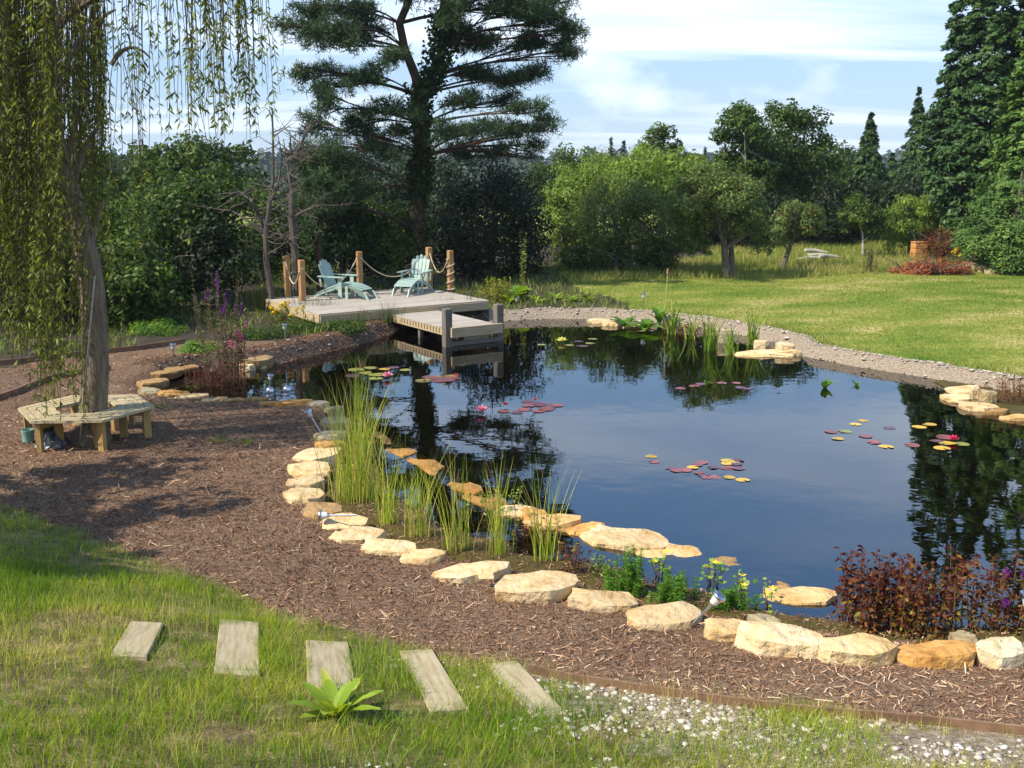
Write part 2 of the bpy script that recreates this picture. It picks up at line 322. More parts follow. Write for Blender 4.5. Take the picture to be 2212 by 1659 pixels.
# ------------------------------------------------------------------ the lie of the land (z = 0 is the water level)
POND = np.array([(-6.45, 18.5), (-5.63, 18.55), (-4.54, 18.15), (-3.53, 17.95), (-3.1, 17.75), (-2.75, 16.9), (-2.58, 15.5), (-2.5, 14.5), (-2.45, 13.5), (-2.36, 12.7),
    (-1.98, 12.12), (-1.65, 11.65), (-1.42, 11.3), (-1.05, 11.0), (-.7, 10.65), (-.05, 10.4), (.65, 9.95), (1.15, 9.55), (1.7, 9.3), (2.15, 9.07), (2.75, 8.85),
    (3.3, 8.68), (3.95, 8.58), (4.6, 8.6), (5.6, 8.9), (7, 9.8), (8.4, 11.5), (9.4, 13.5), (10.0, 15.4), (9.9, 17.2), (9.2, 18.6), (8.45, 19.7), (7.79, 20.5),
    (6.93, 21.45), (6.15, 22.7), (6.25, 23.7), (5.75, 25.0), (4.6, 26.6), (3.6, 27.5), (2.3, 28.1), (.9, 28.1), (-.3, 27.7), (-1.6, 27.2), (-2.72, 26.5), (-3.25, 24.5),
    (-4.06, 22.95), (-4.86, 21.65), (-5.3, 21.3), (-6.0, 21.0), (-6.6, 20.4), (-6.9, 19.5)])
INNER = np.array([(-2.75, 16.2), (-1.75, 15.42), (-.97, 13.95), (-.32, 12.72), (.13, 12.01), (.65, 11.68), (1.48, 11.08), (1.87, 10.73), (2.23, 10.33), (2.67, 9.84), (3.1, 9.5), (4.2, 9.4), (5.2, 9.6)])
EDGE = np.array([(-14, 16.5), (-9, 14.4), (-6.07, 12.0), (-4.92, 11.2), (-3.36, 9.95), (-2.12, 8.95), (-.87, 8.15), (-.02, 7.87), (.53, 7.68), (1.4, 7.42), (2.4, 7.2), (3.69, 6.92), (6, 6.6), (14, 6.4)])
def pip(x, y, poly):
    x = np.asarray(x, float); y = np.asarray(y, float); c = np.zeros(x.shape, bool); n = len(poly)
    for i in range(n):
        x0, y0 = poly[i]; x1, y1 = poly[(i + 1) % n]
        if y0 == y1: continue
        c ^= ((y0 > y) != (y1 > y)) & (x < (x1 - x0) * (y - y0) / (y1 - y0) + x0)
    return c
def segdist(x, y, poly, closed=True):
    d = np.full(np.shape(x), 1e9); n = len(poly)
    for i in range(n if closed else n - 1):
        x0, y0 = poly[i]; x1, y1 = poly[(i + 1) % n]; dx, dy = x1 - x0, y1 - y0
        t = np.clip(((x - x0) * dx + (y - y0) * dy) / (dx * dx + dy * dy), 0, 1)
        d = np.minimum(d, np.hypot(x - x0 - t * dx, y - y0 - t * dy))
    return d
def sst(a, b, x): t = np.clip((x - a) / (b - a), 0, 1); return t * t * (3 - 2 * t)
_k = np.random.default_rng(3).normal(size=(24, 2)); _ph = np.random.default_rng(4).uniform(0, 6.28, 24)
def fbm(x, y, f=1., octs=3):
    s = 0 * np.asarray(x, float)
    for o in range(octs):
        for k in range(6): s = s + np.sin((_k[o * 6 + k, 0] * x + _k[o * 6 + k, 1] * y) * f * 2 ** o * 1.4 + _ph[o * 6 + k]) / 6 / 1.6 ** o
    return s
LINER = [(-3.2, 24.4)]
def hz(x, y):
    x = np.asarray(x, float); y = np.asarray(y, float)
    ins = pip(x, y, POND); d = segdist(x, y, POND)
    right = sst(-1.2, .6, x) * sst(14, 16, y)                     # gravel and lawn side
    back = (1 - sst(-1.2, .6, x)) * sst(19.5, 21, y)               # soil bank on the far left
    base = .14 + .08 * sst(.3, 3, d)
    base = base * (1 - right) + right * (.26 + .14 * sst(.8, 6, d))
    base = base * (1 - back) + back * (.30 - .10 * sst(.5, 1.4, d) + .1 * sst(2, 8, d))
    z = base * sst(-.02, .32, d) - .015
    ye = np.interp(x, EDGE[:, 0], EDGE[:, 1]); s = np.clip(ye - y, 0, None)
    z = z + .17 * s * sst(0, .6, s)
    z = z + .012 * fbm(x, y, 1.3) * sst(.1, .6, d) * (1 + 1.5 * sst(.1, 1., s)) + .05 * fbm(x, y, .25) * sst(3, 9, d)
    # far country: falls away to a shallow valley, low hill beyond
    z = z - 7 * sst(60, 220, y) + (-2.) * sst(220, 420, y) + 9.0 * sst(430, 900, y)
    # pond bed
    yi = np.interp(x, INNER[:, 0], INNER[:, 1]); di = segdist(x, y, INNER, False)
    near = (y < yi) & (x > -2.9) & (x < 5.5)
    shelf = .045 - .115 * sst(.0, 1.0, d / (d + di + 1e-6)) + .02 * fbm(x, y, 2.)
    deep = -.05 - .75 * sst(0, 1.2, d)
    bed = np.where(near, shelf * sst(-.05, .15, d), deep)
    trans = sst(0, .45, di); bed = np.where(near, bed, np.where((x > -2.9) & (x < 5.5) & (y < yi + 1.5), -.09 - .75 * trans, bed))
    lb = (x < -4.0) & (y > 17.5) & (y < 22); bed = np.where(lb & ins, -.04 - .25 * sst(-5.6, -4.0, x) * sst(0, .8, d), bed)
    ir = (x > 2.0) & (y > 22.3) & ins; bed = np.where(ir, np.maximum(bed, -.10 - .6 * sst(.9, 1.6, d)), bed)
    pr = (x > 7.9) & (y > 15) & (y < 20) & ins; bed = np.where(pr & (d < 1.6), .03, bed)
    return np.where(ins, bed, z)
def H1(x, y): return float(hz(np.array([x]), np.array([y]))[0])
def G(x, y, off=0.):
    """picture point -> point on the land"""
    z = .2
    for _ in range(6): p = U(x, y, z); z = H1(p.x, p.y)
    p = U(x, y, z); return Vector((p.x, p.y, z + off))
PATHL = [U(-400, 815, .2), U(0, 795, .2), U(180, 768, .2), U(330, 752, .2), U(430, 735, .2)]
PX = np.array([p.x for p in PATHL]); PY = np.array([p.y for p in PATHL])
def region(x, y):
    """0 lawn 1 mulch 2 gravel 3 grass bank 4 pond bed 5 soil"""
    x = np.asarray(x, float); y = np.asarray(y, float)
    r = np.full(x.shape, 5); ins = pip(x, y, POND); d = segdist(x, y, POND)
    wob = .12 * fbm(x, y, 1.5)
    lawn = (((x > 1.6 + .10 * (36 - y)) & (y > 29)) | ((x > 0) & (y <= 30) & (y > 14)) | (y > 48)) ; r[lawn] = 0
    r[(x < 8) & (y > 36.5) & (y < 48) & (x < 2 + (y - 36) * .9)] = 5
    bed = (x > -1.2) & (x < 3.1 + wob) & (y > 26) & (y < 31.2) & (x < 3.3 - .35 * (y - 29)); r[bed] = 5
    r[(d < .42 + .8 * wob) & (x > -.6) & (y > 15)] = 2
    pl = np.interp(x, PX, PY)
    mul = (((y < pl) & (x < -5.2)) | ((x >= -5.2) & (y < 18.6) & (x < 5)) | (y < 14)); r[mul] = 1
    r[(x < -2.8) & (y > 20.4) & (d < .75)] = 6
    r[(x > 10) & (y < 16)] = 0
    ye = np.interp(x, EDGE[:, 0], EDGE[:, 1]); r[y < ye + wob * .5] = 3
    r[(y < ye + wob * .5) & (x + .45 * (y - 6.5) + 3 * wob > .75) & (x < 9)] = 7
    r[ins] = 4
    return r
def axis(parts):
    a = []
    for s, e, st in parts: a += list(np.arange(s, e, st))
    return np.array(a)
XS = axis([(-420, -60, 40), (-60, -24, 3), (-24, -9, .5), (-9, -7, .16), (-7, 9, .10), (9, 12, .16), (12, 26, .5), (26, 60, 3), (60, 440, 40)])
YS = axis([(-6, 4, 1), (4, 20, .10), (20, 30, .14), (30, 40, .35), (40, 62, 1.2), (62, 120, 6), (120, 1000, 40), (1000, 3600, 400)])
gx, gy = np.meshgrid(XS, YS); gz = hz(gx, gy); nx, ny = len(XS), len(YS)
V = np.stack([gx.ravel(), gy.ravel(), gz.ravel()], 1)
i0 = (np.arange(ny - 1)[:, None] * nx + np.arange(nx - 1)[None]).ravel()
Q = np.stack([i0, i0 + 1, i0 + nx + 1, i0 + nx], 1)
cxy = V[Q].mean(1); reg = region(cxy[:, 0], cxy[:, 1])
names = {0: ('lawn', 'lawn'), 1: ('mulch_bed', 'mulch'), 2: ('gravel_bank', 'gravel'), 3: ('grass_bank', 'bank'), 4: ('pond_bed', 'bed'), 5: ('soil_bed', 'soil'), 6: ('soil_bank', 'soilbank'), 7: ('stony_bank', 'stony')}
M['stony'] = surf('chalky_soil', [(.3, (.12, .085, .05)), (.48, (.24, .185, .12)), (.62, (.38, .31, .22)), (.8, (.56, .49, .39))], 12, 9, .95, 1.0, 45, .04)
M['soilbank'] = surf('grey_soil_bank', [(.3, (.045, .035, .026)), (.55, (.10, .08, .062)), (.8, (.17, .14, .115))], 14, 8, .95, .8, 40, .04)
for k, (nm, mt) in names.items():
    q = Q[reg == k]; u, inv = np.unique(q, return_inverse=True)
    tag(link(nm, npmesh(nm, V[u], inv.reshape(q.shape), M[mt], smooth=True)), kind='structure')
# the water: one level sheet that the banks overlap
cen = POND.mean(0); dirs = POND - cen; wp = POND + dirs / np.linalg.norm(dirs, axis=1)[:, None] * .12
mb = MB(); mb.add([(p[0], p[1], 0) for p in wp], [tuple(range(len(wp)))]); tag(mb.build('pond_water', M['water']), kind='structure')

# ------------------------------------------------------------------ scatter: blades, chips, pebbles
def blades(P, hgt, wid, lean, v, seed=0, seg=2, droop=.5):
    """grass-like strips: P (n,3), height and width arrays"""
    r = np.random.default_rng(seed); n = len(P); hgt = np.broadcast_to(hgt, n); wid = np.broadcast_to(wid, n)
    a = r.uniform(0, 2 * np.pi, n); f = r.uniform(0, 2 * np.pi, n); ln = lean * r.uniform(.2, 1, n)
    side = np.stack([np.cos(f), np.sin(f), 0 * f], 1); out = np.stack([np.cos(a), np.sin(a), 0 * a], 1)
    rows = []
    for i in range(seg + 1):
        t = i / seg; w_ = wid * (1 - t) ** .7 * .5 if i < seg else wid * .04
        c = P + out * (hgt * ln * t ** 1.7)[:, None]; c = c + np.array([0, 0, 1.]) * (hgt * (t - droop * ln * .5 * t * t))[:, None]
        rows += [c - side * np.broadcast_to(w_, n)[:, None], c + side * np.broadcast_to(w_, n)[:, None]]
    V = np.stack(rows, 1).reshape(-1, 3); k = 2 * (seg + 1); b = np.arange(n)[:, None] * k
    Q = np.concatenate([np.stack([b[:, 0] + 2 * i, b[:, 0] + 2 * i + 1, b[:, 0] + 2 * i + 3, b[:, 0] + 2 * i + 2], 1) for i in range(seg)])
    return V, Q, np.repeat(v, k)
def area_pts(n, x0, x1, y0, y1, seed):
    r = np.random.default_rng(seed); x = r.uniform(x0, x1, n); y = r.uniform(y0, y1, n); return x, y, r
PLANKS = [((285, 1358), (345, 1352), (322, 1425), (236, 1416), 'a'), ((474, 1354), (558, 1350), (556, 1462), (464, 1458), 'b'), ((665, 1402), (746, 1391), (760, 1490), (672, 1490), 'c'),
          ((862, 1420), (938, 1411), (1000, 1530), (935, 1545), 'd'), ((1052, 1447), (1125, 1437), (1216, 1545), (1150, 1552), 'e')]
PL = [[G(*p) for p in q[:4]] for q in PLANKS]
def onplank(x, y):
    c = np.zeros(x.shape, bool)
    for q in PL:
        m = sum((p for p in q), Vector()) / 4
        c |= pip(x, y, [(m.x + (p.x - m.x) * .90, m.y + (p.y - m.y) * .90) for p in q])
    return c
def dens(x, y):
    """how grassy the near bank is: thin and stony on the right, patches of bare earth"""
    d = .80 + .55 * fbm(x + 3, y, 1.1) - .62 * sst(-.6, 1.6, x + .55 * (y - 6.5))
    bare = np.exp(-((x + 1.05) ** 2 / .10 + (y - 5.35) ** 2 / .04)) + .8 * np.exp(-((x + 1.75) ** 2 / .05 + (y - 6.0) ** 2 / .03)); return np.clip(d - 1.1 * bare, .03, 1)
x, y, r = area_pts(330000, -7.5, 5.2, 4.3, 12.6, 21); rg_ = region(x, y); k = ((rg_ == 3) | (rg_ == 7)) & (np.abs(x) < .56 * y + .6) & ~onplank(x, y); x, y = x[k], y[k]
k = r.uniform(0, 1, len(x)) < dens(x, y) * (.35 + .65 * (y < 9.5)); x, y = x[k], y[k]
P = np.stack([x, y, hz(x, y)], 1); cl_ = fbm(x, y, 2.2); cl2 = fbm(x + 7, y - 3, 1.5); v = np.clip(.36 + .34 * cl2 + r.normal(0, .17, len(x)) + .12 * sst(-1, 2, x), 0, 1)
hh = np.clip(.055 + .07 * cl_ + r.gamma(2, .018, len(x)), .018, .26)
tag(link('bank_grass', npmesh('bank_grass', *blades(P, hh, r.uniform(.0035, .0065, len(x)), .9, v, 5)[:2], M['grass'], blades(P, hh, .005, .9, v, 5)[2])), 'short tufted grass covering the near bank', 'grass', kind='stuff')
# tall straw stalks standing over the bank
x, y, r = area_pts(9000, -4, 5, 4.6, 8.8, 22); rg_ = region(x, y); k = ((rg_ == 3) | (rg_ == 7)) & (fbm(x, y, 1.7) > .05) & ~onplank(x, y); x, y = x[k][:1500], y[k][:1500]
P = np.stack([x, y, hz(x, y)], 1); a, b, c = blades(P, r.uniform(.14, .34, len(x)), .003, .55, r.uniform(.7, 1, len(x)), 6, 3)
tag(link('straw_stalks', npmesh('straw_stalks', a, b, M['grass'], c)), 'dry straw stalks among the bank grass', 'grass', kind='stuff')
# bark chips
x, y, r = area_pts(230000, -10, 6, 6.8, 22, 31); k = (region(x, y) == 1) & (np.abs(x) < .56 * y + .8); x, y = x[k], y[k]
k = r.uniform(0, 1, len(x)) < np.clip(1.6 - y / 14, .25, 1); x, y = x[k], y[k]
x2, y2, r2 = area_pts(9000, -7, 5, 6, 12, 32); ye = np.interp(x2, EDGE[:, 0], EDGE[:, 1]); k = (y2 < ye) & (y2 > ye - .25) & (r2.uniform(0, 1, 9000) < .5); x = np.r_[x, x2[k]]; y = np.r_[y, y2[k]]
x2, y2, r2 = area_pts(45000, -3, 5, 8, 16, 33); k = pip(x2, y2, POND) & (hz(x2, y2) > -.012); x = np.r_[x, x2[k]]; y = np.r_[y, y2[k]]
def chips(x, y, l0, l1, seed):
    r = np.random.default_rng(seed); n = len(x); ln = np.clip(l0 + r.gamma(1.5, (l1 - l0) * .22, n), l0, l1) * (1 + .02 * y); wd = np.minimum(ln * r.uniform(.14, .5, n), .016); a = r.uniform(0, 6.283, n); ti = r.normal(0, .38, n); th = wd * .35
    d = np.stack([np.cos(a) * np.cos(ti), np.sin(a) * np.cos(ti), np.sin(ti)], 1); s = np.stack([-np.sin(a), np.cos(a), r.normal(0, .35, n)], 1); up = np.cross(d, s)
    c = np.stack([x, y, hz(x, y) + .004 + np.abs(np.sin(ti)) * ln * .4], 1)
    D_ = d * (ln / 2)[:, None]; S = s * (wd / 2)[:, None]; T = up * th[:, None]
    V = np.stack([c - D_ - S * .6, c + D_ - S * .5, c + D_ + S * .6, c - D_ + S * .5, c - D_ * .9 + T, c + D_ * .85 + T], 1).reshape(-1, 3)
    b = np.arange(n)[:, None] * 6; Q = np.concatenate([b + np.array([[0, 1, 5, 4]]), b + np.array([[3, 4, 5, 2]])])
    v = np.repeat(np.clip(r.beta(1.5, 2.9, n) + .22 * fbm(x, y, .5) + .10 * fbm(x, y, 2.) + .20 * sst(10.5, 7.0, y) - .05, 0, 1), 6); return V, Q, v
nb_ = 700; xl, yl, rl = area_pts(nb_ * 3, -8, 5, 7, 18, 35); k = region(xl, yl) == 1; xl, yl = xl[k][:nb_], yl[k][:nb_]
a, b, c = chips(xl, yl, .06, .15, 5); tag(link('twig_litter', npmesh('twig_litter', a, b, M['chip'], np.clip(c * 1.3, 0, 1))), 'longer bark strips and twigs lying on the mulch', 'bark chips', kind='stuff')
a, b, c = chips(x, y, .012, .07, 1)
tag(link('bark_chips', npmesh('bark_chips', a, b, M['chip'], c)), 'brown bark chips spread over the mulch bed', 'bark chips', kind='stuff')
# pebbles: chalk on the near bank, flint gravel along the far bank
ICO = MB(); t_ = (1 + 5 ** .5) / 2
icov = np.array([(-1, t_, 0), (1, t_, 0), (-1, -t_, 0), (1, -t_, 0), (0, -1, t_), (0, 1, t_), (0, -1, -t_), (0, 1, -t_), (t_, 0, -1), (t_, 0, 1), (-t_, 0, -1), (-t_, 0, 1)]) / (1 + t_ * t_) ** .5
icof = np.array([(0, 11, 5), (0, 5, 1), (0, 1, 7), (0, 7, 10), (0, 10, 11), (1, 5, 9), (5, 11, 4), (11, 10, 2), (10, 7, 6), (7, 1, 8), (3, 9, 4), (3, 4, 2), (3, 2, 6), (3, 6, 8), (3, 8, 9), (4, 9, 5), (2, 4, 11), (6, 2, 10), (8, 6, 7), (9, 8, 1)])
def pebbles(x, y, rad, seed):
    r = np.random.default_rng(seed); n = len(x); s = np.stack([rad * r.uniform(.8, 1.5, n), rad * r.uniform(.7, 1.2, n), rad * r.uniform(.28, .6, n)], 1); a = r.uniform(0, 6.28, n)
    v = icov[None] * (1 + r.normal(0, .24, (n, 12, 1))) * s[:, None]; ca, sa = np.cos(a)[:, None], np.sin(a)[:, None]
    V = np.stack([v[..., 0] * ca - v[..., 1] * sa + x[:, None], v[..., 0] * sa + v[..., 1] * ca + y[:, None], v[..., 2] + (hz(x, y) + rad * .25)[:, None]], 2).reshape(-1, 3)
    return V, (np.arange(n)[:, None, None] * 12 + icof[None]).reshape(-1, 3)
x, y, r = area_pts(26000, -1.2, 5, 4.4, 8.4, 41); rg_ = region(x, y); k = ((rg_ == 3) | (rg_ == 7)) & ~onplank(x, y) & (fbm(x, y, 1.6) + .75 * sst(-1.2, 2.2, x + .4 * (y - 6.5)) + r.normal(0, .22, len(x)) > .60); x, y = x[k], y[k]; x, y = x[:7000], y[:7000]
rad = .0035 + r.gamma(.8, .0085, len(x)); rad = np.minimum(rad, .03); va = np.repeat(np.clip(r.beta(1.5, 1.3, len(x)) + 6 * (rad - .012), 0, 1), 12)
tag(link('chalk_pebbles', npmesh('chalk_pebbles', *pebbles(x, y, rad, 2), leafmat('chalk_lump', g((.11, .08, .05), (.24, .19, .13), (.43, .38, .31), (.58, .54, .48)), 0, .9), va)), 'white chalk lumps strewn over the near bank', 'gravel', kind='stuff')
x, y, r = area_pts(60000, -1, 12, 15, 31, 42); k = (region(x, y) == 2); x, y = x[k], y[k]; dd = segdist(x, y, POND); k = r.uniform(0, 1, len(x)) < .3 + .7 * sst(.1, .4, dd); x, y = x[k][:8000], y[k][:8000]
M['flint'] = surf('flint', [(.3, (.20, .15, .11)), (.5, (.42, .36, .29)), (.75, (.72, .68, .62))], 40, 2, .85, 0, world=True)
tag(link('bank_gravel', npmesh('bank_gravel', *pebbles(x, y, .008 + r.gamma(1.3, .008, len(x)), 3), M['flint'])), 'pale flint gravel along the far bank of the pond', 'gravel', kind='stuff')
x, y, r = area_pts(60000, -8, -2, 20, 28, 43); k = (region(x, y) == 6); x, y = x[k][:6500], y[k][:6500]
a, b, c = chips(x, y, .02, .08, 7); tag(link('bank_litter', npmesh('bank_litter', a, b, M['chip'], c * .7)), 'bark litter on the dark soil bank before the platform', 'bark chips', kind='stuff')
tag(link('bank_pebbles', npmesh('bank_pebbles', *pebbles(x[:500] + .03, y[:500], .005 + r.gamma(1.2, .007, 500), 4), M['flint'])), 'small stones on the dark soil bank before the platform', 'gravel', kind='stuff')
# lawn blades on the mown side, taller rough grass beyond
x, y, r = area_pts(150000, .5, 22, 16, 40, 51); k = (region(x, y) == 0) & (np.abs(x) < .5 * y + .6); x, y = x[k], y[k]; k = segdist(x, y, POND) > .38; x, y = x[k], y[k]
P = np.stack([x, y, hz(x, y)], 1); f1 = fbm(x, y, .5); v = np.clip(.42 + .34 * fbm(x * .7, y * 1.0, .9) + r.normal(0, .17, len(x)), 0, 1)
a, b, c = blades(P, r.uniform(.03, .06, len(x)), .016, 1.1, v, 8, 1)
tag(link('lawn_grass', npmesh('lawn_grass', a, b, M['lawngrass'], c)), 'short mown grass of the sunny lawn', 'grass', kind='stuff')
x, y, r = area_pts(120000, 1.0, 27, 30.5, 52, 52)
lim = 33.6 + .10 * x + .5 * fbm(x, y, .7) + 1.4 * sst(9, 13, x); k = (region(x, y) == 0) & (y > lim) & (np.abs(x) < .5 * y + 1); x, y = x[k][:44000], y[k][:44000]
P = np.stack([x, y, hz(x, y)], 1); f1 = fbm(x, y, .6); v = np.clip(.48 + .3 * f1 + r.normal(0, .2, len(x)), 0, 1); hh = np.clip(.22 + .14 * f1 + r.normal(0, .06, len(x)), .06, .6)
a, b, c = blades(P, hh, .022, .6, v, 9, 2)
xb, yb, rb = area_pts(60000, -.5, 11, 15.5, 31, 58); db = segdist(xb, yb, POND); k = (db > .32) & (db < .7) & (region(xb, yb) != 4) & (fbm(xb, yb, 1.4) > -.1); xb, yb = xb[k][:3500], yb[k][:3500]
a2, b2, c2 = blades(np.stack([xb, yb, hz(xb, yb)], 1), rb.uniform(.05, .14, len(xb)), .014, .9, rb.uniform(.1, .9, len(xb)), 19, 2); tag(link('border_grass', npmesh('border_grass', a2, b2, M['rough'], c2)), 'uneven grass fringe along the gravel bank', 'grass', kind='stuff')
tag(link('rough_grass', npmesh('rough_grass', a, b, M['rough'], c)), 'tall rough grass under the fruit trees', 'grass', kind='stuff')
# ground cover under the shrubs on the left and behind the platform
x, y, r = area_pts(40000, -16, 4, 20, 40, 53); k = (region(x, y) == 5) & ((fbm(x, y, .8) > -.15) | (x > -1)); x, y = x[k][:15000], y[k][:15000]
P = np.stack([x, y, hz(x, y)], 1); a, b, c = blades(P, np.clip(r.normal(.16, .07, len(x)), .05, .4), .03, 1.0, r.uniform(0, .6, len(x)), 10, 2)
tag(link('ground_cover', npmesh('ground_cover', a, b, M['rough'], c)), 'weedy ground cover beneath the shady shrubs', 'ground cover', kind='stuff')

# ------------------------------------------------------------------ trees and shrubs
def unit(v): return v / (np.linalg.norm(v, axis=-1, keepdims=True) + 1e-9)
def leaf_quads(P, nrm, ln, asp, seed, along=None, jit=1.0):
    """rhombic leaves at P facing roughly nrm; along = preferred leaf axis"""
    r = np.random.default_rng(seed); n = len(P)
    t = r.normal(size=(n, 3)) * jit
    if along is not None: t = t * .45 + along
    nrm = unit(nrm); t = t - nrm * (t * nrm).sum(1, keepdims=True); t = unit(t); s = np.cross(nrm, t)
    ln = np.broadcast_to(ln, n)[:, None]; w = ln * asp
    V = np.stack([P - t * ln * .5, P + s * w * .5 + nrm * w * .12, P + t * ln * .5, P - s * w * .5 + nrm * w * .12], 1).reshape(-1, 3)
    return V, np.arange(n * 4).reshape(n, 4)
def crown(name, ell, nsub, nleaf, leaf, mat, seed, asp=.55, sub=(.24, .42), up=.35, fill=.18, along=None, bright=.0):
    """ell: ellipsoids (cx,cy,cz,rx,ry,rz) round which small leafy clumps are spread; leaves sit on the clumps"""
    r = np.random.default_rng(seed); E_ = np.array(ell, float); wt = (E_[:, 3] * E_[:, 5] + E_[:, 4] * E_[:, 5]); wt /= wt.sum()
    ei = r.choice(len(E_), nsub, p=wt); d = unit(r.normal(size=(nsub, 3))); e = E_[ei]
    rad = r.uniform(.62, 1.02, (nsub, 1)); sc = e[:, :3] + d * e[:, 3:] * rad; sr = e[:, 3:].mean(1) * r.uniform(sub[0], sub[1], nsub); sv = r.normal(0, .13, nsub)
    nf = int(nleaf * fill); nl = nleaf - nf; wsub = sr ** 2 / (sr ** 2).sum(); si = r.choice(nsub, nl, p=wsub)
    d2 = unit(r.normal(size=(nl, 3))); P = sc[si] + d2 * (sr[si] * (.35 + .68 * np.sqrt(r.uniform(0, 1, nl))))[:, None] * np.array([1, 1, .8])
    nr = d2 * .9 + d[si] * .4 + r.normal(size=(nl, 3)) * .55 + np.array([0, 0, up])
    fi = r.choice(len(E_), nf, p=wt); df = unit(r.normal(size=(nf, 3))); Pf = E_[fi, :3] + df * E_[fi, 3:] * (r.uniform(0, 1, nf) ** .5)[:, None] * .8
    P = np.concatenate([P, Pf]); nr = np.concatenate([nr, df + r.normal(size=(nf, 3)) * .6]); v = np.concatenate([.42 + bright + sv[si] + r.normal(0, .17, nl), .22 + r.normal(0, .12, nf)])  # inner fill leaves get darker values: interior shade painted into their colour
    al = None if along is None else np.broadcast_to(np.array(along, float), P.shape)
    V, Q = leaf_quads(P, nr, leaf * r.uniform(.65, 1.3, len(P)), asp, seed + 1, al)
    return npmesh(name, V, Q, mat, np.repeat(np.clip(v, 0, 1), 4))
def branches(mb, base, top, r0, ells, n, seed, lean=.1, sides=7):
    """a bent trunk and limbs that run out into the crown"""
    r = random.Random(seed); base = Vector(base); top = Vector(top)
    mid = base.lerp(top, .5) + Vector((r.uniform(-lean, lean), r.uniform(-lean, lean), 0))
    tr = bez(base - Vector((0, 0, .1)), mid, top, 8); mb.tube(tr, [r0 * (1.25 if i == 0 else 1) * (1 - .6 * i / 7) for i in range(8)], sides)
    for k in range(n):
        s = tr[r.randint(3, 7)]; e = ells[k % len(ells)]
        d = Vector((r.gauss(0, 1), r.gauss(0, 1), r.gauss(.3, .7))).normalized()
        en = Vector((e[0] + d.x * e[3] * .85, e[1] + d.y * e[4] * .85, e[2] + d.z * e[5] * .85))
        m_ = s.lerp(en, .5) + Vector((r.uniform(-.2, .2), r.uniform(-.2, .2), r.uniform(0, .35)))
        p = bez(s, m_, en, 6); mb.tube(p, [r0 * .42 * (1 - .8 * i / 5) for i in range(6)], 5)
        for q in range(2):
            a = p[r.randint(2, 5)]; b = a + Vector((r.gauss(0, .4), r.gauss(0, .4), r.gauss(.15, .3))) * e[3] * .6; mb.tube([a, a.lerp(b, .5) + Vector((0, 0, .05)), b], [r0 * .16, r0 * .11, r0 * .04], 4)
def ells_px(Y, lst):
    """crown lobes given as picture ovals (x, y, rx, ry, depth offset)"""
    o = []
    for x, y, rx, ry, dY in lst:
        c = D(x, y, Y + dY); k = (Y + dY) / FOC * 1.01; o.append((c.x, c.y, c.z, rx * k, max(rx, ry) * k * .85, ry * k))
    return o
def tree(name, label, Y, basex, lobes, leaf, nleaf, mat, seed, cat='tree', group=None, r0=.12, nsub=None, bark='bark', nb=8, asp=.55, fork=None, **kw):
    ell = ells_px(Y, lobes); bx_ = (basex - 1106) / FOC * Y * 1.0; bz = H1(bx_, Y); base = Vector((bx_, Y, bz))
    root = empty(name, base, 0, label, cat, group)
    top = Vector((np.mean([e[0] for e in ell]), np.mean([e[1] for e in ell]), max(bz + .5, np.mean([e[2] for e in ell]))))
    mb = MB(); branches(mb, base, top, r0, ell, nb, seed)
    if fork: branches(mb, base + Vector((fork, .1, 0)), top + Vector((fork * 2, .2, .1)), r0 * .75, ell, 4, seed + 9)
    me = mb.mesh('trunk', M[bark], True); o = link('trunk', me, root); o.location = -base
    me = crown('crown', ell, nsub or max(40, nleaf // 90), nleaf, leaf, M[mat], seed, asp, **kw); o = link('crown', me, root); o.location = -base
    return root
HG = 'shrubs and trees behind the garden'
# left, beneath and behind the willow
tree('shrub', 'dark broad-leaved shrub behind the willow at the left edge', 25, 40, [(40, 560, 130, 170, 0), (-60, 500, 120, 160, 1)], .15, 9000, 'lf_dark', 101, 'shrub', HG)
tree('shrub', 'dark green shrub directly behind the willow trunk', 26, 230, [(215, 570, 120, 150, 0), (290, 620, 90, 110, -.6), (180, 470, 90, 90, .6)], .14, 11000, 'lf_mid', 102, 'shrub', HG)
tree('shrub', 'dark green tree mass showing through the willow curtain', 38, 200, [(120, 430, 120, 110, 0), (250, 400, 90, 90, .5), (310, 390, 60, 70, 0), (20, 420, 110, 110, 0), (200, 350, 60, 50, 0)], .19, 11000, 'lf_mid', 154, 'shrub', HG, bright=-.08)
tree('shrub', 'rounded mid-green bush between the willow and the bare trees', 30, 420, [(370, 500, 110, 120, 0), (470, 470, 100, 110, .8), (400, 430, 90, 70, .5)], .14, 13000, 'lf_mid', 103, 'shrub', HG, bright=-.06)
tree('shrub', 'shadowy bush low behind the purple loosestrife', 28, 420, [(350, 610, 70, 75, 0), (455, 560, 90, 75, .3)], .13, 7000, 'lf_dark', 104, 'shrub', HG)
tree('oak_tree', 'leafy oak top rising behind the bushes left of the bare trees', 41, 440, [(420, 400, 110, 90, 0), (520, 390, 70, 70, 1), (330, 400, 80, 80, 0), (470, 330, 45, 40, 0), (390, 325, 45, 40, 0), (300, 350, 45, 50, 0), (535, 330, 30, 35, 0)], .2, 9500, 'lf_mid', 105, 'tree', HG, r0=.16, bright=-.06)
tree('shrub', 'mid-green undergrowth behind the two bare trees', 34, 560, [(560, 540, 75, 60, 0), (620, 480, 70, 80, .6), (660, 560, 60, 60, 0)], .13, 9000, 'lf_mid', 106, 'shrub', HG, bright=-.08)
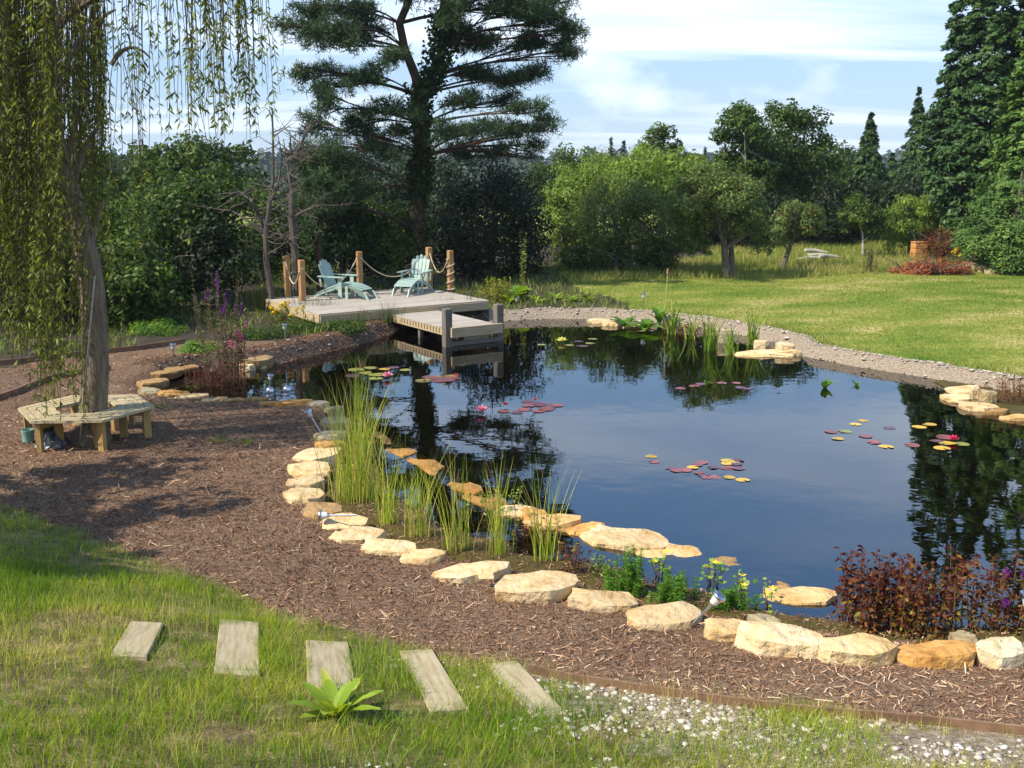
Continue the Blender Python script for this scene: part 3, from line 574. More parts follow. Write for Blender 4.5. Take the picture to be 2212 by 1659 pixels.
# behind the platform
tree('shrub', 'ivy-leaved shrub behind the left sun chair', 33.5, 740, [(740, 500, 85, 85, 0), (690, 440, 55, 60, .5), (800, 540, 60, 65, -.3)], .13, 12000, 'lf_ivy', 107, 'shrub', HG, bright=.02)
tree('shrub', 'olive-green bush at the foot of the pine', 33, 840, [(845, 560, 60, 55, 0), (880, 500, 50, 55, .6), (820, 470, 50, 50, .8)], .11, 9000, 'lf_mid', 108, 'shrub', HG)
tree('yew_tree', 'very dark dense yew right of the pine trunk', 36, 1060, [(1060, 500, 110, 120, 0), (1120, 530, 80, 90, -.4), (1000, 530, 70, 90, -.4), (1060, 400, 80, 60, .4), (1130, 410, 55, 60, .4)], .12, 20000, 'lf_dark', 109, 'tree', HG, r0=.15, bright=-.14)
tree('shrub', 'tangled shrub low between the pine trunk and the yew', 38, 960, [(950, 560, 60, 60, 0), (960, 470, 60, 70, 0)], .13, 6000, 'lf_dark', 110, 'shrub', HG)
tree('holly_tree', 'dark tree mass far behind the pine trunk', 46, 800, [(780, 420, 130, 80, 0), (900, 410, 110, 80, 1), (700, 400, 90, 80, 0)], .2, 9000, 'lf_dark', 111, 'tree', HG, r0=.14, bright=.05)
# the mixed hedge right of the yew
tree('shrub', 'tall mid-green thicket behind the yellow-green bush', 50, 1240, [(1235, 400, 70, 70, 0), (1300, 380, 60, 50, 1), (1180, 410, 50, 60, 0)], .18, 7500, 'lf_mid', 151, 'shrub', HG)
tree('shrub', 'light green thicket left of the birch', 51, 1530, [(1520, 400, 65, 65, 0), (1570, 440, 55, 55, 0), (1480, 360, 45, 40, 1)], .18, 7500, 'lf_light', 152, 'shrub', HG, bright=-.12)
tree('ash_tree', 'dark broad tree filling the gap beside the round-headed tree', 57, 1790, [(1770, 400, 70, 90, 0), (1820, 440, 60, 70, 0), (1740, 430, 60, 70, 0)], .22, 7000, 'lf_mid', 153, 'tree', HG, bright=-.14)
tree('shrub', 'yellow-green sunlit bush beside the dark yew', 38.5, 1215, [(1215, 440, 45, 60, 0), (1225, 500, 45, 60, 0), (1240, 560, 50, 45, -.5)], .12, 7000, 'lf_light', 112, 'shrub', HG)
tree('apple_tree', 'old spreading apple tree left of the forked-trunk apple tree', 37, 1235, [(1320, 470, 95, 75, 0), (1400, 500, 80, 70, .2), (1270, 500, 60, 60, .2), (1370, 430, 70, 40, 0), (1440, 540, 50, 55, 0)], .10, 17000, 'lf_apple', 113, 'tree', HG, r0=.14, fork=.3)
tree('shrub', 'leafy bramble thicket at the foot of the old apple tree', 36.3, 1330, [(1260, 565, 45, 40, 0), (1330, 560, 50, 45, .3), (1415, 555, 45, 50, 0)], .11, 8000, 'lf_mid', 114, 'shrub', HG)
tree('sallow_bush', 'pale green feathery sallow bush behind the old apple tree', 44, 1330, [(1330, 400, 90, 60, 0), (1260, 400, 60, 60, 0), (1400, 390, 60, 70, .5), (1310, 370, 50, 40, .5)], .15, 13000, 'lf_light', 115, 'shrub', HG, asp=.35, along=(0, 0, 1))
tree('sallow_bush', 'light green thicket behind the forked-trunk apple tree', 46, 1470, [(1460, 390, 70, 60, 0), (1500, 430, 70, 60, 0), (1390, 350, 40, 30, 1)], .16, 9000, 'lf_light', 116, 'shrub', HG, bright=-.08)
tree('poplar_tree', 'darker upright tree poking above the pale green thicket', 58, 1425, [(1425, 330, 38, 55, 0), (1410, 380, 40, 50, 0), (1445, 380, 35, 50, 0)], .22, 6000, 'lf_mid', 117, 'tree', HG, bright=-.04)
tree('apple_tree', 'forked-trunk apple tree with reddish fruit on the lawn edge', 34.9, 1572, [(1550, 440, 90, 60, 0), (1480, 430, 55, 50, 0), (1620, 470, 50, 45, .2), (1540, 390, 60, 35, 0), (1500, 480, 50, 35, .4), (1600, 410, 50, 35, 0), (1490, 525, 45, 35, .8), (1645, 520, 36, 32, .4)], .10, 19000, 'lf_apple', 118, 'tree', HG, r0=.15, fork=.22, bright=.05)
tree('apple_tree', 'small leaning apple tree right of the forked-trunk one', 37.6, 1685, [(1720, 470, 50, 32, 0), (1690, 500, 40, 28, 0), (1755, 480, 28, 35, 0)], .10, 6500, 'lf_apple', 119, 'tree', HG, r0=.1, bright=.08)
tree('fruit_tree', 'young fruit tree with pale slender forked stems', 42.5, 1862, [(1860, 460, 45, 35, 0), (1890, 480, 35, 35, 0), (1835, 480, 25, 25, 0)], .11, 5500, 'lf_mid', 120, 'tree', HG, r0=.06, bark='birch', bright=.05)
tree('fruit_tree', 'bushy fruit tree with pale drooping leaves before the tall conifer', 43, 1965, [(1965, 465, 48, 50, 0), (1940, 500, 35, 40, 0), (2000, 480, 38, 45, .3)], .14, 7000, 'lf_light', 121, 'tree', HG, asp=.35, along=(0, 0, -1), bright=.02)
tree('birch_tree', 'birch with a pale trunk and dark rounded top', 50, 1612, [(1600, 300, 55, 70, 0), (1570, 370, 45, 50, 0), (1640, 350, 45, 60, 0), (1610, 260, 35, 35, 0)], .18, 10000, 'lf_mid', 122, 'tree', HG, r0=.12, bark='birch', bright=-.02)
tree('ash_tree', 'tall round-headed tree above the dark hedge', 52, 1710, [(1710, 310, 75, 80, 0), (1690, 390, 80, 70, .4), (1760, 370, 50, 70, 0), (1700, 250, 55, 35, 0), (1650, 420, 60, 60, 0)], .2, 13000, 'lf_mid', 123, 'tree', HG, r0=.16, bright=-.08)
for k, (x, yy, rx, ry, Y, lb) in enumerate([(1560, 500, 75, 70, 47, 'dark hedge shrub behind the forked-trunk apple tree'), (1660, 500, 70, 80, 48, 'dark hedge shrub left of the small leaning apple tree'), (1770, 490, 70, 80, 49, 'dark hedge shrub between the leaning apple and the young fruit tree'),
        (1860, 480, 60, 75, 51, 'dark hedge shrub behind the young fruit tree'), (1945, 470, 50, 80, 50, 'dark hedge shrub behind the drooping fruit tree'), (2010, 440, 40, 110, 46, 'dark shrub tucked against the tall conifer')]):
    tree('hedge_shrub', lb, Y, x, [(x, yy, rx, ry, 0), (x + 20, yy - 50, rx * .7, ry * .6, .5)], .17, 6500, 'lf_dark', 130 + k, 'shrub', 'dark hedge behind the fruit trees', bright=-.12)
tree('shrub', 'grey-green shrub top between the round-headed tree and the conifer', 60, 1810, [(1800, 360, 45, 60, 0), (1830, 400, 40, 60, 0), (1790, 310, 25, 25, 0)], .2, 5000, 'lf_mid', 140, 'shrub', HG, bright=-.06)

def conifer(name, label, Y, x, ytop, ybase, rpx, mat, seed, n, leaf=.3, power=.8, tiers=0, group='conifers on the right', taper0=.75, nsub=None, lumps=.16, asp=.27):
    """columnar or conical evergreen: flat sprays on a lumpy body of revolution"""
    r = np.random.default_rng(seed); t = D(x, ytop, Y); b = D(x, ybase, Y); bz = H1(b.x, Y); base = Vector((b.x, Y, bz)); h = t.z - bz; rad = rpx * Y / FOC
    root = empty(name, base, 0, label, 'tree', group)
    mb = MB(); mb.tube([(0, 0, -.1), (0, 0, h * .5), (0, 0, h * .96)], [rad * .10 + .05, rad * .06 + .03, .02], 8); mb.build('trunk', M['bark'], root, True)
    ns = nsub or n // 60
    # drooping fans: every fan is a short branch from the trunk to the surface
    u = 1 - (1 - r.uniform(0, 1, ns)) ** .62 if power < 1.3 else r.uniform(0, 1, ns) ** 1.25
    if tiers: u = np.clip((np.floor(u * tiers) + r.uniform(-.05, .75, ns)) / tiers, 0, .995)
    th = r.uniform(0, 2 * np.pi, ns)
    prof = rad * (1 - np.clip(u, 0, 1) ** (1 / power)) ** .55 if power != 1 else rad * (1 - u)
    prof = prof * (taper0 + (1 - taper0) * sst(0, .25, u)) * (1 + lumps * np.sin(th * 3 + u * 17) + r.normal(0, lumps * .7, ns)) + .02
    cxs = np.stack([np.cos(th) * prof, np.sin(th) * prof, u * h + .1], 1); out = np.stack([np.cos(th), np.sin(th), 0 * th], 1)
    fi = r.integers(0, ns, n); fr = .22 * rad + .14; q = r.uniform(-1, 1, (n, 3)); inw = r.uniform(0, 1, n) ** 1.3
    fs = (fr * (1.15 - 1.02 * u[fi]))[:, None]
    tang = np.stack([-np.sin(th), np.cos(th), 0 * th], 1)[fi]
    P = cxs[fi] - out[fi] * inw[:, None] * fs * 1.5 + tang * q[:, :1] * fs * (.35 + .65 * inw[:, None]) + np.array([0, 0, 1]) * (q[:, 1:2] * .3 * fs + inw[:, None] * fs * .55)
    al = out[fi] * .8 + tang * q[:, :1] * .5 + np.array([0, 0, -.35 if tiers else .25]); nr = np.array([0, 0, 1.]) * .7 + out[fi] * .7 + r.normal(size=(n, 3)) * .45
    v = np.clip(.62 - .5 * inw + r.normal(0, .14, n) + r.normal(0, .1, ns)[fi], 0, 1)  # value falls inward: shade inside the crown put into the spray colour
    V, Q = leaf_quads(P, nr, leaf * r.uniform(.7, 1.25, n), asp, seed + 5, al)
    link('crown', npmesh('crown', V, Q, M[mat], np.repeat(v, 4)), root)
    return root
conifer('cypress_tree', 'tall dark cypress at the right edge rising out of the picture', 43, 2100, -260, 540, 112, 'lf_conifer', 201, 72000, .25, .6, lumps=.12, asp=.4)
conifer('cypress_tree', 'tall lighter green cypress in the top right corner', 40, 2262, -240, 550, 125, 'lf_conlight', 202, 46000, .24, .6, lumps=.13, asp=.4)
conifer('cypress_hedge', 'bright green clipped cypress hedge bush behind the stone heap', 37, 2190, 360, 560, 118, 'lf_conlight', 203, 34000, .15, .5, lumps=.10)
conifer('cypress_hedge', 'bright green hedge bush running out of the right edge', 36.5, 2310, 400, 565, 110, 'lf_conlight', 204, 15000, .16, .5, lumps=.10)
conifer('spruce_tree', 'cone-shaped spruce with drooping tiers behind the young fruit tree', 55, 1865, 238, 520, 62, 'lf_conifer', 205, 18000, .26, 1.0, tiers=12, lumps=.10, nsub=420)
conifer('fir_tree', 'slender dark fir left of the tall cypress', 58, 1962, 188, 520, 58, 'lf_conifer', 206, 16000, .26, 1.0, tiers=14, lumps=.12, nsub=420)
conifer('fir_tree', 'dark fir tip close behind the tall cypress', 62, 1915, 330, 520, 50, 'lf_conifer', 207, 7000, .26, 1.0, tiers=9, nsub=250)
for k, (x, yt, Y, lb) in enumerate([(1318, 298, 95, 'small far spruce tip, left of a pair above the pale thicket'), (1345, 305, 98, 'small far spruce tip, right of a pair above the pale thicket'), (1520, 318, 110, 'far spruce tip left of the birch'), (1235, 325, 105, 'far spruce tip above the yellow-green bush')]):
    conifer('spruce_tree', lb, Y, x, yt, 420, 24, 'lf_far', 210 + k, 2600, .42, 1.0, tiers=9, nsub=200, group='far spruces above the hedge')

# far wooded hill: reads as one mass
def far_wood():
    r = np.random.default_rng(77); Ps = []; Ns = []; vs = []; Ls = []
    for row, (Y, n, ht, sz) in enumerate([(150, 110, 6.5, 3.4), (230, 150, 9.0, 4.6), (330, 190, 11.5, 6), (440, 210, 14, 8), (560, 240, 16, 10)]):
        xs = np.linspace(-.62 * Y, .62 * Y, n) + r.normal(0, Y * .004, n)
        for x in xs:
            y = Y + r.normal(0, Y * .05); z = H1(x, y); h = ht * r.uniform(.65, 1.1); con = r.uniform() < .06; m = 90
            d = unit(r.normal(size=(m, 3))); d[:, 2] = np.abs(d[:, 2])
            if con: u = r.uniform(0, 1, m); P = np.stack([x + d[:, 0] * sz * .45 * (1 - u), y + d[:, 1] * sz * .45 * (1 - u), z + u * h * 1.1], 1)
            else: P = np.array([x, y, z + h * .3]) + d * np.array([sz * .75, sz * .75, h * .7]) * r.uniform(.75, 1, (m, 1))
            Ps.append(P); Ns.append(d + r.normal(size=(m, 3)) * .4); vs.append(np.clip(r.normal(.45, .15) + r.normal(0, .12, m), 0, 1)); Ls.append(np.full(m, sz * .38))
    P = np.concatenate(Ps); V, Q = leaf_quads(P, np.concatenate(Ns), np.concatenate(Ls), .7, 5)
    tag(link('far_woodland', npmesh('far_woodland', V, Q, M['lf_far'], np.repeat(np.concatenate(vs), 4))), 'bluish far woodland along the skyline', 'woodland', kind='stuff')
far_wood()

# ------------------------------------------------------------------ the pine
def pine():
    Y = 33.2; r = random.Random(5); rn = np.random.default_rng(55); px = Y / FOC
    base = D(912, 600, Y); base.z = H1(base.x, Y); root = empty('pine_tree', base, 0, 'tall Scots pine with a forked reddish trunk behind the platform', 'tree')
    tp = [(914, 610), (908, 545), (899, 480), (904, 410), (911, 340), (912, 270), (908, 205)]
    T = [D(x, y, Y) for x, y in tp]; mb = MB(); mb.tube(T, [.27, .24, .225, .215, .205, .195, .18], 12)
    mb.build('trunk', M['barkp'], root, True).location = -base
    st1 = [D(x, y, Y - dy) for x, y, dy in [(908, 215, 0), (898, 165, .1), (874, 105, .2), (863, 50, .3), (884, 0, .3), (872, -60, .3), (885, -130, .2)]]
    st2 = [D(x, y, Y + dy) for x, y, dy in [(909, 225, 0), (934, 165, .2), (958, 100, .3), (955, 30, .3), (965, -50, .4), (955, -130, .4)]]
    mb = MB(); mb.tube(st1, [.15, .14, .125, .12, .11, .09, .04], 9); mb.tube(st2, [.15, .14, .12, .11, .09, .04], 9); mb.build('stem', M['barkp'], root, True).location = -base
    pads = [(665, 20, 62, 34), (636, 66, 38, 18), (722, 105, 72, 32), (655, 145, 40, 28), (722, 185, 66, 34), (685, 240, 42, 42), (765, 262, 58, 26), (702, 320, 52, 34), (672, 385, 36, 38), (745, 410, 62, 32),
        (800, 165, 48, 18), (832, 236, 56, 18), (790, 306, 58, 22), (842, 330, 46, 18), (806, 55, 62, 30), (850, 118, 38, 18), (700, 60, 60, 30), (760, 20, 60, 30), (690, 280, 40, 30), (735, 350, 40, 24),
        (1000, 24, 80, 34), (1100, 34, 80, 34), (1200, 34, 58, 34), (1150, 104, 72, 26), (1232, 122, 38, 18), (1060, 100, 70, 26), (985, 80, 50, 30), (1030, 165, 62, 20), (1110, 172, 54, 18), (1168, 160, 44, 18),
        (1000, 225, 52, 18), (1090, 222, 42, 14), (1135, 246, 44, 16), (1180, 282, 36, 20), (1120, 296, 36, 16), (1050, 284, 56, 18), (1008, 326, 56, 18), (1088, 336, 44, 16), (1150, 330, 38, 22), (1185, 60, 60, 26), (1245, 75, 26, 16), (1130, 20, 60, 26), (960, 285, 46, 18), (860, 290, 40, 16),
        (900, -50, 120, 45), (1050, -50, 120, 45), (750, -45, 90, 38), (1180, -40, 60, 32), (900, -120, 100, 45), (1010, -120, 90, 45)]
    big = pads; pads = []
    for x, y, rx, ry in big:
        n_ = 4 if rx > 45 else 3
        for k in range(n_): pads.append((k == 0, x, y, rx * .5, ry * .7) if k == 0 else (False, x + r.uniform(-.75, .75) * rx, y + r.uniform(-.8, .8) * ry * 1.25, rx * r.uniform(.26, .5), max(8, ry * r.uniform(.4, .75))))
    limb = MB(); twig = MB(); C = []; O = []
    allst = T[2:] + st1 + st2
    for i, (main, x, y, rx, ry) in enumerate(pads):
        if main: bY = r.uniform(-2.2, 2.0) * (.6 if rx > 30 else 1)
        dY = bY + (0 if main else r.uniform(-.6, .6)); c = D(x, y, Y + dY); hx = rx * px; hz_ = ry * px
        src = [p for p in allst if p.z < c.z + .5 and p.z > c.z - 2.6] or allst; s = min(src, key=lambda p: abs(p.z - (c.z - .5)) + .15 * abs(p.x - c.x))
        if not main: s = mp_[r.randint(4, 8)]
        m_ = s.lerp(c, .5) + Vector((r.gauss(0, .12), 0, r.uniform(.1, .6) if main else r.uniform(-.1, .2))); p = bez(s, m_, c, 9); l = (c - s).length
        if main: mp_ = p
        limb.tube(p, [(.014 + .008 * l) * (1 - .72 * k / 8) for k in range(9)], 6)
        nt_ = 3 + int(rx / 7)
        for k in range(nt_):
            a = p[r.randint(3, 8)]; d = Vector((r.gauss(0, 1), r.gauss(0, 1), r.gauss(.1, .5))).normalized(); b = c + Vector((d.x * hx, d.y * hx * .9, d.z * hz_))
            q = bez(a, a.lerp(b, .5) + Vector((0, 0, .12)), b, 5); twig.tube(q, [.022, .018, .014, .010, .005], 4, cap=False)
            nn = int(15 * (rx / 60) ** .5) + 4
            for t in range(nn):
                f = r.uniform(.3, 1.05) ** .7; pt = q[0].lerp(q[-1], f) if f > 1 else q[min(4, int(f * 4))].lerp(q[min(4, int(f * 4) + 1)], f * 4 % 1)
                C.append(pt + Vector((r.gauss(0, .14), r.gauss(0, .16), r.gauss(.02, .09)))); O.append(d + Vector((0, 0, .5)))
    limb.build('limb', M['barkp'], root, True).location = -base; twig.build('twig', M['barkp'], root).location = -base
    C = np.array([tuple(c) for c in C]); O = unit(np.array([tuple(o) for o in O])); n = len(C); K = 8
    d = unit(O[:, None] * .55 + rn.normal(size=(n, K, 3)) * .75); ln = rn.uniform(.10, .19, (n, K, 1)); s = unit(np.cross(d, rn.normal(size=(n, K, 3)))) * .014
    b = C[:, None] + d * .015; V = np.stack([b - s * .6, b + s * .6, b + d * ln + s * .5, b + d * ln - s * .5], 2).reshape(-1, 3)
    v = np.repeat(np.clip(rn.normal(.45, .16, n), 0, 1), K * 4)
    o = link('needles', npmesh('needles', V, np.arange(len(V)).reshape(-1, 4), M['lf_pine'], v), root); o.location = -base; tag(o, kind='stuff')
    # ivy climbing the trunk and the right-hand stem
    P = []; path = T[3:] + st2[1:4]
    for k in range(4200):
        i = r.randint(0, len(path) - 2); a = path[i].lerp(path[i + 1], r.random()); th = r.uniform(0, 6.28); q = abs(r.gauss(.26, .09)) * (1.25 if i >= 3 else 1); P.append(a + Vector((math.cos(th) * q, math.sin(th) * q, r.gauss(0, .1))))
    for k in range(900):
        i = r.randint(0, 2); a = T[i].lerp(T[i + 1], r.random()); th = r.uniform(0, 6.28); q = abs(r.gauss(.27, .06)); P.append(a + Vector((math.cos(th) * q, math.sin(th) * q, 0)))
    P = np.array([tuple(p) for p in P]); V, Q = leaf_quads(P, rn.normal(size=P.shape) + np.array([0, -.5, .3]), rn.uniform(.08, .16, len(P)), .8, 9)
    o = link('ivy', npmesh('ivy', V, Q, M['lf_ivy'], np.repeat(rn.uniform(0, .8, len(P)), 4)), root); o.location = -base
    # the low dead bough on the left
    mb = MB(); mb.tube([D(890, 492, Y), D(850, 470, Y - .5), D(800, 455, Y - .8), D(755, 448, Y - 1)], [.07, .055, .045, .02], 7); mb.build('bough', M['barkp'], root, True).location = -base
pine()
# the lower young pine left of it
def young_pine():
    Y = 31.5; rn = np.random.default_rng(66); b = D(690, 600, Y); base = Vector((b.x, Y, H1(b.x, Y))); root = empty('young_pine', base, 0, 'light green young pine between the bare trees and the tall pine', 'tree'); r = random.Random(8)
    mb = MB(); tr = [base, D(690, 480, Y), D(684, 380, Y), D(680, 330, Y)]; mb.tube(tr, [.09, .075, .055, .02], 8); C = []
    for x, y, rx, ry in [(690, 405, 50, 40), (655, 380, 30, 25), (725, 425, 50, 35), (700, 450, 46, 30), (650, 330, 20, 22), (690, 340, 34, 26), (740, 380, 30, 26), (640, 500, 22, 30), (665, 470, 30, 26)]:
        for k in range(8):
            c = D(x + r.gauss(0, rx * .5), y + r.gauss(0, ry * .5), Y + r.gauss(0, .6)); s = tr[1].lerp(tr[3], r.random()); mb.tube([s, s.lerp(c, .6) + Vector((0, 0, .05)), c], [.02, .014, .006], 4, cap=False)
            for t in range(16): C.append(c.lerp(s, r.random() * .35) + Vector((r.gauss(0, .16), r.gauss(0, .16), r.gauss(0, .13))))
    mb.build('trunk', M['barkp'], root, True).location = -base
    C = np.array([tuple(c) for c in C]); n = len(C); K = 10; d = unit(rn.normal(size=(n, K, 3)) + np.array([0, 0, .4])); ln = rn.uniform(.10, .2, (n, K, 1)); s = unit(np.cross(d, rn.normal(size=(n, K, 3)))) * .016
    bb = C[:, None] + d * .01; V = np.stack([bb - s * .6, bb + s * .6, bb + d * ln + s * .5, bb + d * ln - s * .5], 2).reshape(-1, 3)
    o = link('needles', npmesh('needles', V, np.arange(len(V)).reshape(-1, 4), M['lf_pine'], np.repeat(np.clip(rn.normal(.62, .18, n), 0, 1), K * 4)), root); o.location = -base; tag(o, kind='stuff')
young_pine()
# bare dead trees
def bare(name, label, Y, paths, seed, tw, mat='dead'):
    r = random.Random(seed); p0 = D(*paths[0][0][0], Y); base = Vector((p0.x, Y, H1(p0.x, Y))); root = empty(name, base, 0, label, 'dead tree', 'bare trees left of the platform')
    mb = MB(); br = MB()
    for k, (pts, r0) in enumerate(paths):
        P = [D(x, y, Y + (0 if k == 0 else r.uniform(-.5, .5) * min(1, i / 2))) for i, (x, y) in enumerate(pts)]
        if k == 0: P[0] = base - Vector((0, 0, .1))
        n = len(P); mb.tube(P, [r0 * (1 - .8 * i / (n - 1)) for i in range(n)], 7)
        for t in range(tw if k == 0 else tw // 3):
            i = r.randint(1 if k else 2, n - 1); a = P[i - 1].lerp(P[i], r.random()); sg = r.choice((-1, 1)); l = r.uniform(.35, 1.0)
            b = a + Vector((sg * l * r.uniform(.4, 1), r.uniform(-.7, .7) * l, r.uniform(-.35, .7) * l)); m_ = a.lerp(b, .5) + Vector((r.gauss(0, .08), 0, r.uniform(-.22, .15)))
            q = bez(a, m_, b, 5); br.tube(q, [.018, .015, .012, .009, .004], 4, cap=False)
            for u in range(3):
                c = q[r.randint(1, 4)]; e = c + Vector((sg * r.uniform(.1, .4), r.gauss(0, .2), r.uniform(-.15, .3))); br.tube([c, e], [.008, .003], 3, cap=False)
    mb.build('trunk', M[mat], root, True).location = -base; br.build('branch', M[mat], root).location = -base
bare('dead_tree', 'tall bare grey tree right of the pair of dead trees', 28.8, [([(642, 640), (638, 560), (630, 470), (631, 400), (634, 350), (650, 310), (672, 270)], .12), ([(632, 430), (620, 350), (612, 300)], .05), ([(634, 360), (628, 320), (626, 280)], .04), ([(631, 470), (660, 455), (700, 440)], .05), ([(634, 520), (600, 505), (560, 500)], .05)], 3, 22)
bare('dead_tree', 'slender dead tree with the arching bough, left of the pair', 28.0, [([(590, 650), (575, 560), (574, 500), (582, 440), (590, 390), (590, 310), (588, 235)], .09), ([(575, 520), (560, 470), (545, 435), (520, 415), (470, 420)], .07), ([(582, 440), (600, 400), (610, 340), (600, 290)], .04), ([(574, 505), (540, 480), (500, 455), (455, 450)], .04)], 4, 22)

# ------------------------------------------------------------------ the willow
def willow():
    r = random.Random(17); rn = np.random.default_rng(17)
    base = G(200, 951); root = empty('weeping_willow', base, 0, 'weeping willow with a leaning trunk growing through the hexagonal bench', 'tree')
    Y = base.y; mb = MB(); tp = [D(x, y, Y) for x, y in [(200, 900), (207, 800), (205, 720), (200, 640), (188, 560), (168, 480), (150, 420), (132, 360), (116, 290), (112, 200), (108, 90), (104, -60)]]
    tp = [base - Vector((0, 0, .1)), base + Vector((0, 0, .05))] + tp
    mb.tube(tp, [.35, .26, .195, .178, .173, .172, .168, .155, .15, .14, .125, .11, .10, .085], 14)
    mb.build('trunk', M['barkw'], root, True).location = -base
    lb = MB()
    for sx, sy, ex, ey, dY, r0 in [(190, 570, 235, 430, .3, .06), (165, 470, 90, 330, -.4, .07), (150, 420, 230, 260, .5, .06), (116, 290, 10, 120, -.6, .07), (112, 200, 250, 20, .4, .06), (240, 140, 325, 125, 0, .035), (108, 90, 300, -90, -.8, .06), (108, 60, 520, -130, -1.4, .07), (104, 20, -150, -120, .4, .06), (150, 420, 60, 250, .6, .06), (140, 390, 190, 200, -.5, .05)]:
        a = D(sx, sy, Y); b = D(ex, ey, Y + dY); p = bez(a, a.lerp(b, .5) + Vector((0, 0, .35)), b, 7); lb.tube(p, [r0 * (1 - .7 * i / 6) for i in range(7)], 6)
    lb.build('limb', M['barkw'], root, True).location = -base
    S = []
    def strand(x, ytop, ybot, Yd, dens_, bow=0.): S.append((x, ytop, ybot, Yd, dens_, bow))
    for k in range(52):
        bx0 = r.choice((r.uniform(-120, 250), r.gauss(60, 90), r.gauss(0, 60))); by0 = r.triangular(380, 830, 640); bY = Y + r.uniform(-.9, 2.6)
        for q in range(r.randint(4, 9)): strand(bx0 + r.gauss(0, 11), r.uniform(-140, 60), by0 - abs(r.gauss(0, 90)), bY + r.gauss(0, .12), r.uniform(.55, 1))
    for k in range(40):
        bx0 = r.choice((r.uniform(-120, 330), r.gauss(120, 110))); by0 = r.triangular(100, 520, 380); bY = Y + r.uniform(-1.6, 2.0)
        for q in range(r.randint(3, 8)): strand(bx0 + r.gauss(0, 10), r.uniform(-160, -20), by0 - abs(r.gauss(0, 70)), bY + r.gauss(0, .12), r.uniform(.55, 1))
    for k in range(78):
        x = r.choice((r.gauss(345, 12), r.gauss(385, 14), r.gauss(480, 20), r.gauss(430, 10), r.gauss(535, 14), r.uniform(250, 610))); strand(x, -150, r.triangular(40, 340, 290) - 60 * (x > 560) , Y + r.uniform(-3.0, -.5), r.uniform(.45, 1.0), r.uniform(-10, 40))
    for x, yb in [(100, 1000), (85, 930), (130, 905), (160, 880), (70, 860), (110, 880), (250, 720), (265, 700), (310, 620), (290, 640), (60, 800), (180, 700), (330, 540), (225, 640), (140, 840), (95, 760), (350, 470)]: strand(x, -100, yb, Y - r.uniform(.5, 1.3), .8)
    for k in range(16):
        bx0 = r.choice((r.uniform(-110, 170), r.gauss(90, 40))); by0 = r.uniform(680, 960); bY = Y + r.choice((r.uniform(-1.2, -.6), r.uniform(.9, 2.2)))
        for q in range(r.randint(4, 7)): strand(bx0 + r.gauss(0, 12), r.uniform(0, 250), by0 - abs(r.gauss(0, 70)), bY + r.gauss(0, .12), r.uniform(.6, 1))
    for x0, y0, x1, y1 in [(405, 405, 410, 530), (255, 330, 330, 480), (280, 330, 300, 560)]:
        strand(x0, y0 - 250, y1, Y - 1.2, .55, x1 - x0)
    P = []; A = []; vv = []; tw = MB()
    for x, yt, yb, Yd, dn, bow in S:
        a = D(x, yt, Yd); b = D(x + bow + r.gauss(0, 7), yb, Yd + r.gauss(0, .25)); l = (a - b).length
        m_ = a.lerp(b, .45) + Vector((r.gauss(0, .10), r.gauss(0, .12), 0)); n = max(5, int(l / .28)); q = bez(a, m_, b, n)
        for i in range(1, n): q[i] = q[i] + Vector((r.gauss(0, .013), r.gauss(0, .013), 0))
        tw.tube(q, [.0065 * (1 - .6 * i / (n - 1)) for i in range(n)], 3, cap=False)
        cv = r.gauss(.48, .14); gap = r.random()
        nl = int(l / .034 * dn)
        for k in range(nl):
            t = r.random() ** .8; 
            if math.sin(t * 15 + gap * 20) < (-.15 if dn < .8 else -.6): continue
            f = t * (n - 1); i = min(n - 2, int(f)); p = q[i].lerp(q[i + 1], f - i); th = r.uniform(0, 6.28)
            d = Vector((math.cos(th) * .75, math.sin(th) * .75, -.75 + r.gauss(0, .3))); P.append(p + d * .04); A.append(d); vv.append(cv + r.gauss(0, .16))
    P = np.array([tuple(p) for p in P]); A = unit(np.array([tuple(a) for a in A])); nr = np.cross(A, rn.normal(size=A.shape))
    V, Q = leaf_quads(P, nr, rn.uniform(.075, .135, len(P)), .23, 3, A * 3, .2)
    o = link('leaves', npmesh('leaves', V, Q, M['lf_willow'], np.repeat(np.clip(vv, 0, 1), 4)), root); o.location = -base; tag(o, kind='stuff')
    me = tw.mesh('strand', M['lf_twig']); o = link('strand', me, root); o.location = -base; tag(o, kind='stuff')
    print('willow leaves', len(P))
willow()
# a broad tree just out of the picture on the left, whose shade lies on the bank and the mulch
def shade_tree():
    base = Vector((-8.7, 9.4, H1(-8.7, 9.4))); root = empty('garden_tree', base, 0, 'leafy garden tree just outside the left edge shading the bank', 'tree')
    ell = [(-8.7, 9.5, 4.4, 1.0, 1.2, .8), (-8.0, 9.0, 3.9, .8, .8, .6), (-9.4, 11.0, 4.2, 1.0, 1.0, .8), (-8.6, 11.6, 4.6, .8, .8, .6), (-8.1, 8.1, 4.2, 1.1, .9, .7), (-7.6, 10.2, 4.7, .6, .7, .5)]
    mb = MB(); branches(mb, base, (-8.7, 9.4, 4.3), .16, ell, 10, 4); mb.build('trunk', M['bark'], root, True).location = -base
    link('crown', crown('crown', ell, 150, 9000, .15, M['lf_mid'], 301, sub=(.16, .3), fill=.12), root).location = -base
shade_tree()

